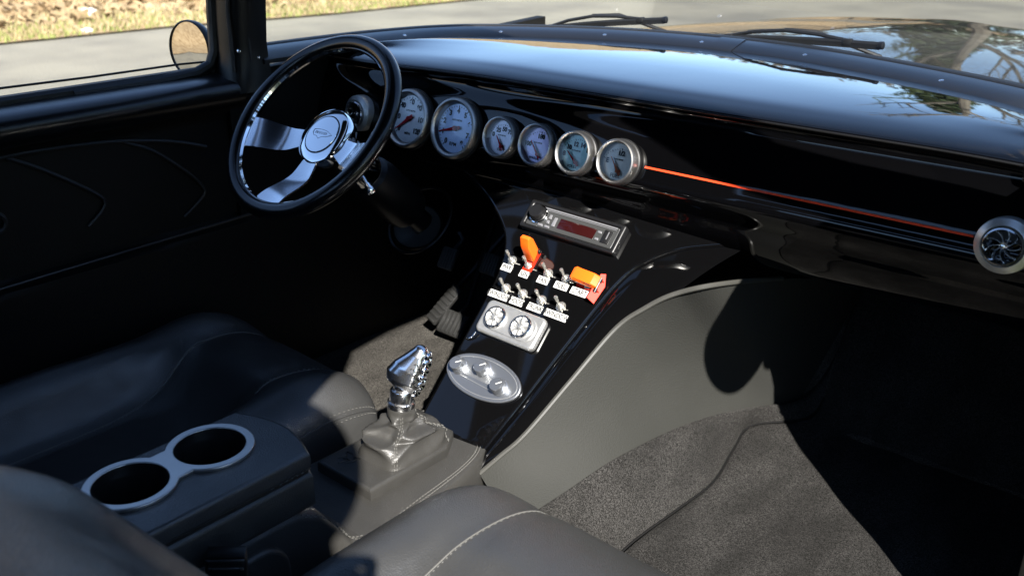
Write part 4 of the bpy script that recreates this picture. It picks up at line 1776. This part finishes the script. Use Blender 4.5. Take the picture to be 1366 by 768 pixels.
# seat belt buckle between armrest and passenger seat
bk = thing('belt_buckle', 'black seat belt buckle standing beside the armrest console', 'belt buckle', at(300, 738, X=.062) - V((0, 0, .018)), rot_to((.12, .02, 1), (.65, .75, 0)))
bm = bm_new()
add_box(bm, (0, 0, -.03), (.046, .022, .10), None, .005, 3)
obj('housing', bm, 'plastic', bk)
bm = bm_new()
add_box(bm, (0, 0, .0205), (.044, .020, .004), None, .0015)
obj('release_button', bm, 'satin', bk)
bm = bm_new()
add_box(bm, (0, -.0112, .006), (.030, .002, .004), None, .0006)
for s in (-1, 1):
    add_lathe(bm, [(.0022, 0), (.0022, .0012), (.0005, .0016)], 10, False, True, Matrix.Translation((s * .018, -.011, .006)) @ Matrix.Rotation(R(90), 4, 'X'))
obj('slot', bm, 'chrome_rough', bk)
bm = bm_new()
add_tube(bm, [(0, 0, -.06), (0, .01, -.12), (0, .03, -.20)], .012, 10, flat=.4)
obj('stalk', bm, 'rubber', bk)

# gear lever
gl = thing('gear_lever', 'chrome pistol grip gear lever in a creased leather boot', 'gear lever', (-.085, -.39, ZC))
bx0, bx1, by0, by1 = -.150, -.028, -.503, -.300
b = plate([[(bx0, by0), (bx1, by0), (bx1, by1 - .045), (bx1 - .030, by1), (bx0 + .030, by1), (bx0, by1 - .045)]], .034, .006, 4)
b.transform(Matrix.Translation((0, 0, ZC + .001)))
obj('base_plate', b, 'leather_soft', gl, world_co=True)
bm = bm_new()
for k, (ex, ey, ln) in enumerate([(-.132, -.478, .02), (-.122, -.486, .014), (-.112, -.478, .018)]):
    add_tube(bm, catmull([(ex, ey, ZC + .0184), (ex + .006, ey + .012, ZC + .0187), (ex - .003, ey + ln, ZC + .0187), (ex + .009, ey + ln + .003, ZC + .0184)], 12), .0011, 6)
obj('embossing', bm, 'ink', gl, world_co=True)
# boot: square at the base, gathered at the collar
ZB = ZC + .0175
apex = V((-.086, -.385, .672))
rings = []
nb = 96
for j in range(33):
    f = j / 32
    ring = []
    k = smooth(f ** .9)
    for i in range(nb):
        th = 2 * math.pi * i / nb
        c, s_ = math.cos(th), math.sin(th)
        bw, bl = .048, .066
        base = V((-.081 + spow(c, .42) * bw, -.388 + spow(s_, .42) * bl, ZB))
        if f < .35:
            g_ = f / .35
            p = base.lerp(V((-.083 + spow(c, .5) * bw * .90, -.388 + spow(s_, .5) * bl * .88, ZB + .030)), g_)
        elif f < .8:
            g_ = smooth((f - .35) / .45)
            p = V((-.083 + spow(c, .5) * bw * .90, -.388 + spow(s_, .5) * bl * .88, ZB + .030)).lerp(V((apex.x + c * .024, apex.y + s_ * .024, apex.z - .022)), g_)
        else:
            g_ = (f - .8) / .2
            p = V((apex.x + c * .024, apex.y + s_ * .024, apex.z - .022)).lerp(V((apex.x + c * .0205, apex.y + s_ * .0205, apex.z)), g_)
        env = math.sin(math.pi * min(1, f * 1.05)) ** .8
        fold = .007 * (1 - 2 * abs(math.sin(1.5 * th + 5.5 * f + .6))) * smooth(f * 2) + .0035 * (1 - 2 * abs(math.sin(2.5 * th - 8 * f))) + .0022 * math.sin(30 * f * f + 2.2 * math.sin(th)) + .006 * noise.noise(p * 22)
        dirv = V((c, s_, .25)).normalized()
        p += dirv * fold * env
        ring.append(p)
    rings.append(ring)
bm = bm_new()
add_loft(bm, rings, caps=False)
obj('boot', bm, 'leather_soft', gl, ang=60, world_co=True)
bm = bm_new()
for i in (12, 14, 34, 36, 84, 86):
    stitch(bm, [rings[j][i] + (rings[j][i] - V((-.088, -.39, rings[j][i].z))).normalized() * .0012 for j in range(0, 31, 2)], ln=.004, gap=.0025, r=.0007)
obj('boot_stitching', bm, 'thread', gl, world_co=True)
bm = bm_new()
ax = Matrix.Translation(apex - V((0, 0, .006))) @ rot_to((.04, .10, 1)).to_4x4()
add_lathe(bm, [(.0205, 0), (.0215, .006), (.0215, .012), (.0185, .0135), (.0185, .030), (.0175, .032), (.0135, .034), (.0135, .052)], 40, False, True, ax)
obj('collar', bm, 'chrome_rough', gl, world_co=True)
# pistol grip: smooth palm swell on the left, finger ridges on the right
K0 = at(541, 524, X=-.083)
K1 = at(566, 455, X=-.066)
gx = (K1 - K0).normalized()
side = RT - gx * RT.dot(gx)
side.normalize()
dep = gx.cross(side)
rings = []
NK = 60
for j in range(NK + 1):
    f = j / NK
    # half widths to the left and right of the axis
    wl = interp(f, [(0, .004), (.05, .018), (.18, .036), (.36, .040), (.55, .033), (.75, .0205), (.90, .012), (.97, .009), (1, .003)])
    wr = interp(f, [(0, .004), (.05, .013), (.2, .0185), (.4, .0165), (.6, .0150), (.8, .0145), (.92, .014), (.98, .010), (1, .003)])
    dp = interp(f, [(0, .004), (.06, .016), (.25, .0225), (.5, .020), (.8, .0145), (.95, .0105), (1, .003)])
    ridge = 1 + .17 * math.sin(f * 6.0 * 2 * math.pi)
    ring = []
    for i in range(48):
        th = 2 * math.pi * i / 48
        c, s_ = math.cos(th), math.sin(th)
        w_ = wl if c < 0 else wr * (1 + (ridge - 1) * max(0, c) ** .7)
        ring.append(K0 + gx * (.082 * f) + side * (c * w_) + dep * (s_ * dp))
    rings.append(ring)
bm = bm_new()
add_loft(bm, rings)
kn = obj('grip', bm, 'chrome_spoke', gl, ang=60, world_co=True)
bm = bm_new()
fr_ = -dep if dep.dot(C - K0) < 0 else dep
for k in range(6):
    f = .12 + .145 * k
    c0 = K0 + gx * (.082 * f) + side * interp(f, [(0, .012), (.3, .0165), (1, .012)])
    r_ = .0080 + .0012 * math.sin(k * 2.1)
    mt_ = Matrix.Translation(c0 + fr_ * .006) @ rot_to(side * .7 + fr_ * .7, gx).to_4x4()
    add_lathe(bm, [(r_, -.002), (r_ * 1.05, .002), (r_ * .8, .0045), (r_ * .45, .003), (.0004, .0015)], 14, False, True, mt_)
    c1 = c0 - fr_ * .006 + side * .001
    add_lathe(bm, [(r_ * .8, -.002), (r_ * .85, .002), (r_ * .5, .004), (.0004, .003)], 12, False, True, Matrix.Translation(c1) @ rot_to(side, gx).to_4x4())
obj('finger_ridges', bm, 'chrome', kn, world_co=False) if False else obj('finger_ridges', bm, 'chrome', gl, world_co=True)
bm = bm_new()
for k in range(3):
    f = .45 + .10 * k
    c0 = K0 + gx * (.082 * f) - side * (.002 - .003 * k) + fr_ * (interp(f, [(.25, .0225), (.5, .020), (.8, .0145)]) + .0002)
    pts = [c0 + side * a + gx * b for a, b in ((-.007, .001), (-.003, .004), (.001, -.001), (.005, .003), (.007, -.002))]
    add_tube(bm, catmull(pts, 14), .0009, 6)
obj('engraving', bm, 'ink', gl, world_co=True)

# ================================================================== unseen dense wood added on the right to block sky from the open side
def wood():
    bm = bm_new()
    rnd = random.Random(3)
    for k in range(9000):
        y = rnd.uniform(-34, 24)
        top_ = 6.6 + 1.2 * noise.noise(V((y * .35, 0, 0))) + .6 * noise.noise(V((y * 1.3, 5, 0)))
        z = rnd.uniform(.1, 1) ** .8 * top_
        x = 10.2 + rnd.uniform(0, 2.6) * (1.15 - z / top_) + (z / top_) * 1.0
        s = rnd.uniform(.18, .42)
        vs = [bm.verts.new((x + rnd.uniform(-1, 1) * s, y + rnd.uniform(-1, 1) * s, z + rnd.uniform(-.7, .7) * s)) for _q in range(4)]
        bm.faces.new(vs)
    return bm


w_ = obj('woodland', wood(), 'foliage')
w_['kind'] = 'stuff'


def far_wood():
    bm = bm_new()
    rnd = random.Random(5)
    for k in range(7000):
        x = rnd.uniform(-22, 26)
        top_ = 5.2 + 1.6 * noise.noise(V((x * .3, 0, 3))) + .9 * noise.noise(V((x * 1.1, 5, 3)))
        z = rnd.uniform(.05, 1) * top_
        y = 36 + rnd.uniform(0, 3)
        s = rnd.uniform(.2, .5) * (.5 if rnd.random() < .4 else 1)
        vs = [bm.verts.new((x + rnd.uniform(-1, 1) * s, y + rnd.uniform(-1, 1) * s, z + rnd.uniform(-.8, .8) * s)) for _q in range(4)]
        bm.faces.new(vs)
    return bm


w_ = obj('woodland', far_wood(), 'bark')
w_['kind'] = 'stuff'

# ================================================================== trees beyond, seen mirrored in the paint
for i, (x, y, h, gr) in enumerate([(-6.0, 24, 11, False), (-2.0, 27, 12, False), (3.0, 25, 10, False), (7.5, 22, 11, False), (12, 28, 13, False), (-5.0, 38, 12, False),
                                   (1.0, 33, 8, True), (5.5, 31, 9, True), (-9.5, 33, 9, True)]):
    lab = ['slim bare tree beside the road ahead, left of the tall one', 'tall bare tree straight ahead of the car', 'bare tree with low forks ahead of the hood', 'bare tree right of the hood line',
           'tallest bare tree far ahead on the right', 'bare tree farthest up the road', 'low evergreen straight ahead behind the bare trees', 'taller evergreen ahead right behind the bare trees', 'evergreen at the left behind the bare trees'][i]
    tree(x, y, h, 11 + i, lab, gr)

# ================================================================== THE PHOTOGRAPHER (throws the shadow over the armrest)
pm = {'skin': mat('skin', (.42, .25, .18), .5), 'jacket': mat('dark_jacket', (.025, .028, .035), .8, bump=('noise', 40, .3, .01)), 'jeans': mat('jeans', (.03, .045, .085), .85, bump=('noise', 200, .3, .002)),
      'hair': mat('dark_hair', (.02, .014, .01), .6), 'shoe': mat('shoe', (.03, .03, .03), .5)}


def skin_mesh(nodes, edges, root, sub=2):
    me = bpy.data.meshes.new('sk')
    me.from_pydata([n[0] for n in nodes], edges, [])
    o = bpy.data.objects.new('sk', me)
    COL.objects.link(o)
    md = o.modifiers.new('s', 'SKIN')
    md.use_smooth_shade = True
    sk = me.skin_vertices[0].data
    for i, n in enumerate(nodes):
        r = n[1]
        sk[i].radius = r if isinstance(r, tuple) else (r, r)
        sk[i].use_root = (i == root)
    if sub:
        o.modifiers.new('ss', 'SUBSURF').levels = sub
    dg = bpy.context.evaluated_depsgraph_get()
    m2 = bpy.data.meshes.new_from_object(o.evaluated_get(dg))
    bm = bmesh.new()
    bm.from_mesh(m2)
    bpy.data.objects.remove(o)
    bpy.data.meshes.remove(m2)
    return bm


fwd = V((FW.x, FW.y, 0)).normalized()
PB = V((1.13, -1.50, 0)) - RT * .012 - fwd * .02                       # where the photographer stands
per = thing('person', 'photographer in an added brimmed hat, dark jacket and jeans holding a camera outside the open door', 'person', PB)


def pp(f, s, z):
    return PB + fwd * f + RT * s + V((0, 0, z))


HD = pp(.15, -.01, 1.69)
camc = C - FW * .085
hr = camc + RT * .075 - UP * .01
hl = camc - RT * .07 - UP * .035
nodes = [(pp(-.03, 0, .95), (.15, .115)), (pp(-.02, 0, 1.12), (.145, .105)), (pp(.01, 0, 1.33), (.165, .11)), (pp(.04, 0, 1.50), (.12, .085)), (pp(.085, 0, 1.60), (.062, .060)), (pp(.125, 0, 1.65), (.056, .056))]
edges = [(0, 1), (1, 2), (2, 3), (3, 4), (4, 5)]
for s, hand in ((1, hr), (-1, hl)):
    b = len(nodes)
    el = pp(.06, (.40 if s > 0 else .24) * s, 1.34 if s > 0 else 1.24)
    nodes += [(pp(.02, .17 * s, 1.46), .055), (el, .046), (el.lerp(hand, .5), .040), (hand - (hand - el).normalized() * .03, .028), (hand, (.034, .022))]
    edges += [(3, b), (b, b + 1), (b + 1, b + 2), (b + 2, b + 3), (b + 3, b + 4)]
for s in (1, -1):
    b = len(nodes)
    nodes += [(pp(-.02, .10 * s, .86), .088), (pp(.0, .115 * s, .49), .062), (pp(-.03, .12 * s, .10), .042), (pp(.0, .12 * s, .05), .045), (pp(.12, .13 * s, .035), .034)]
    edges += [(0, b), (b, b + 1), (b + 1, b + 2), (b + 2, b + 3), (b + 3, b + 4)]
bmb = skin_mesh(nodes, edges, 0)
# head with a face
bmh = bm_new()
hm = rot_to((-fwd * .42 + V((0, 0, 1))).normalized(), RT)          # head bent towards the screen: x right, y back->forward
nH = 40
rings = []
for j in range(29):
    t_ = j / 28
    z = -.115 + .235 * t_
    w_ = interp(t_, [(0, .028), (.08, .043), (.25, .060), (.5, .073), (.72, .076), (.88, .058), (.96, .034), (1, .006)])
    d_ = interp(t_, [(0, .035), (.08, .055), (.25, .078), (.5, .092), (.72, .098), (.88, .076), (.96, .045), (1, .008)])
    ring = []
    for i in range(nH):
        th = 2 * math.pi * i / nH
        x, y = math.cos(th) * w_, math.sin(th) * d_ + .012
        if y > 0:
            fx = abs(x)
            y += .024 * math.exp(-(x / .011) ** 2) * math.exp(-((t_ - .40) / .07) ** 2)       # nose
            y -= .010 * math.exp(-((fx - .031) / .014) ** 2) * math.exp(-((t_ - .50) / .045) ** 2)  # eye sockets
            y += .005 * math.exp(-(x / .022) ** 2) * math.exp(-((t_ - .225) / .022) ** 2)     # lips
            y += .006 * math.exp(-(x / .02) ** 2) * math.exp(-((t_ - .07) / .06) ** 2)        # chin
        ring.append(HD + hm @ V((x, y, z)))
    rings.append(ring)
add_loft(bmh, rings)
for s in (1, -1):
    add_tube(bmh, [HD + hm @ V((s * .072, -.004, -.03)), HD + hm @ V((s * .084, -.012, -.005)), HD + hm @ V((s * .084, -.014, .020)), HD + hm @ V((s * .074, -.002, .028))], .008, 8, flat=.6)
# hands: five bent fingers each
for s, hand in ((1, hr), (-1, hl)):
    inw = (-RT * s)
    for k in range(4):
        ln = (.072, .080, .074, .058)[k]
        o_ = hand + UP * (.028 - .019 * k) + FW * .012
        p1 = o_ + FW * ln * .45 + inw * .006
        p2 = p1 + inw * ln * .35 + FW * ln * .10
        p3 = p2 + inw * ln * .26 - FW * ln * .12
        f_ = skin_mesh([(o_, .0095), (p1, .009), (p2, .0082), (p3, .0068)], [(0, 1), (1, 2), (2, 3)], 0, 1)
        add_bm(bmb, f_)
    o_ = hand - FW * .005 + UP * .018
    f_ = skin_mesh([(o_, .011), (o_ + inw * .030 - FW * .006 + UP * .014, .0105), (o_ + inw * .052 + UP * .010, .0085)], [(0, 1), (1, 2)], 0, 1)
    add_bm(bmb, f_)
add_bm(bmb, bmh)
bo = obj('body', bmb, pm['skin'], per, ang=80, world_co=True)
# clothing over the same body
bmj = bm_new()
rings = []
for z, f0, wx, wy in ((.80, -.02, .180, .140), (.82, -.02, .186, .144), (.95, -.025, .178, .138), (1.12, -.02, .168, .126), (1.30, .0, .188, .130), (1.42, .02, .195, .122), (1.50, .035, .185, .115), (1.55, .055, .130, .098), (1.60, .078, .086, .082), (1.63, .09, .078, .076)):
    ring = []
    for i in range(40):
        th = 2 * math.pi * i / 40
        k_ = 1 + .02 * noise.noise(V((math.cos(th) * 2, math.sin(th) * 2, z * 9)))
        ring.append(PB + V((0, 0, z)) + fwd * (f0 + spow(math.sin(th), .85) * wy * k_) + RT * (spow(math.cos(th), .85) * wx * k_))
    rings.append(ring)
add_loft(bmj, rings)
for b in (6, 11):
    add_bm(bmj, skin_mesh([(nodes[b][0], .082), (nodes[b + 1][0], .070), (nodes[b + 2][0], .060), (nodes[b + 3][0] - (nodes[b + 3][0] - nodes[b + 2][0]) * .15, .046)], [(0, 1), (1, 2), (2, 3)], 0))
obj('jacket', bmj, pm['jacket'], per, ang=80, world_co=True)
tn = [(nodes[0][0] + V((0, 0, .03)), (.135, .115)), (nodes[0][0] - V((0, 0, .06)), (.150, .122))]
te = [(0, 1)]
for b in (16, 21):
    k = len(tn)
    tn += [(nodes[b][0] + V((0, 0, .02)), .112), (nodes[b][0].lerp(nodes[b + 1][0], .5), .098), (nodes[b + 1][0], .080), (nodes[b + 2][0], .060)]
    te += [(1, k), (k, k + 1), (k + 1, k + 2), (k + 2, k + 3)]
obj('jeans', skin_mesh(tn, te, 0), pm['jeans'], per, ang=80, world_co=True)
for b in (16, 21):
    q = nodes[b + 3][0]
    obj('shoe', skin_mesh([(q + V((0, 0, .02)) - fwd * .05, .048), (q, .05), (nodes[b + 4][0], (.046, .036)), (nodes[b + 4][0] + fwd * .06, (.038, .026))], [(0, 1), (1, 2), (2, 3)], 1), pm['shoe'], per, ang=80, world_co=True)
bm = bm_new()
rings = []
for j in range(16):
    t_ = j / 15
    z = -.06 + .19 * t_
    w_ = interp(t_, [(0, .055), (.3, .078), (.7, .083), (.88, .062), (1, .008)])
    ring = []
    for i in range(36):
        th = 2 * math.pi * i / 36
        y = math.sin(th) * w_ * 1.22 + .004
        zz = z
        if math.sin(th) > .1:
            zz = max(z, .075 - .02 * abs(math.cos(th)))
            y = min(y, .115)
        ring.append(HD + hm @ (V((math.cos(th) * w_, y, zz)) * (1 + .02 * noise.noise(V((th * 6, z * 40, 0))))))
    rings.append(ring)
add_loft(bm, rings)
obj('hair', bm, pm['hair'], per, ang=80, world_co=True)
bm = bm_new()  # brimmed hat added to shape the shadow over the armrest
hx = Matrix.Translation(HD + hm @ V((0, 0, .055))) @ hm.to_4x4()
add_lathe(bm, [(.001, .098), (.05, .094), (.078, .078), (.090, .045), (.0945, .0), (.110, -.004), (.134, -.010), (.136, -.014), (.110, -.009), (.0925, -.006), (.086, .040), (.05, .088), (.001, .092)], 48, mtx=hx @ Matrix.Diagonal((1, 1.18, 1, 1)))
obj('shadow_hat', bm, pm['jacket'], per, ang=60, world_co=True)
# the camera in the hands
CR = Matrix(((RT.x, UP.x, -FW.x), (RT.y, UP.y, -FW.y), (RT.z, UP.z, -FW.z)))
ph = thing('photo_camera', 'black camera held out in the hands of the photographer', 'camera', camc, CR)
bm = bm_new()
add_box(bm, (0, -.004, .012), (.125, .075, .040), None, .008, 3)
add_box(bm, (0, .040, .010), (.050, .026, .036), None, .008, 3)
obj('camera_body', bm, 'plastic', ph)
bm = bm_new()
add_lathe(bm, [(.036, -.008), (.036, -.045), (.033, -.050), (.029, -.050), (.027, -.042), (.0005, -.040)], 40, False, True)
obj('camera_lens', bm, 'plastic', ph)
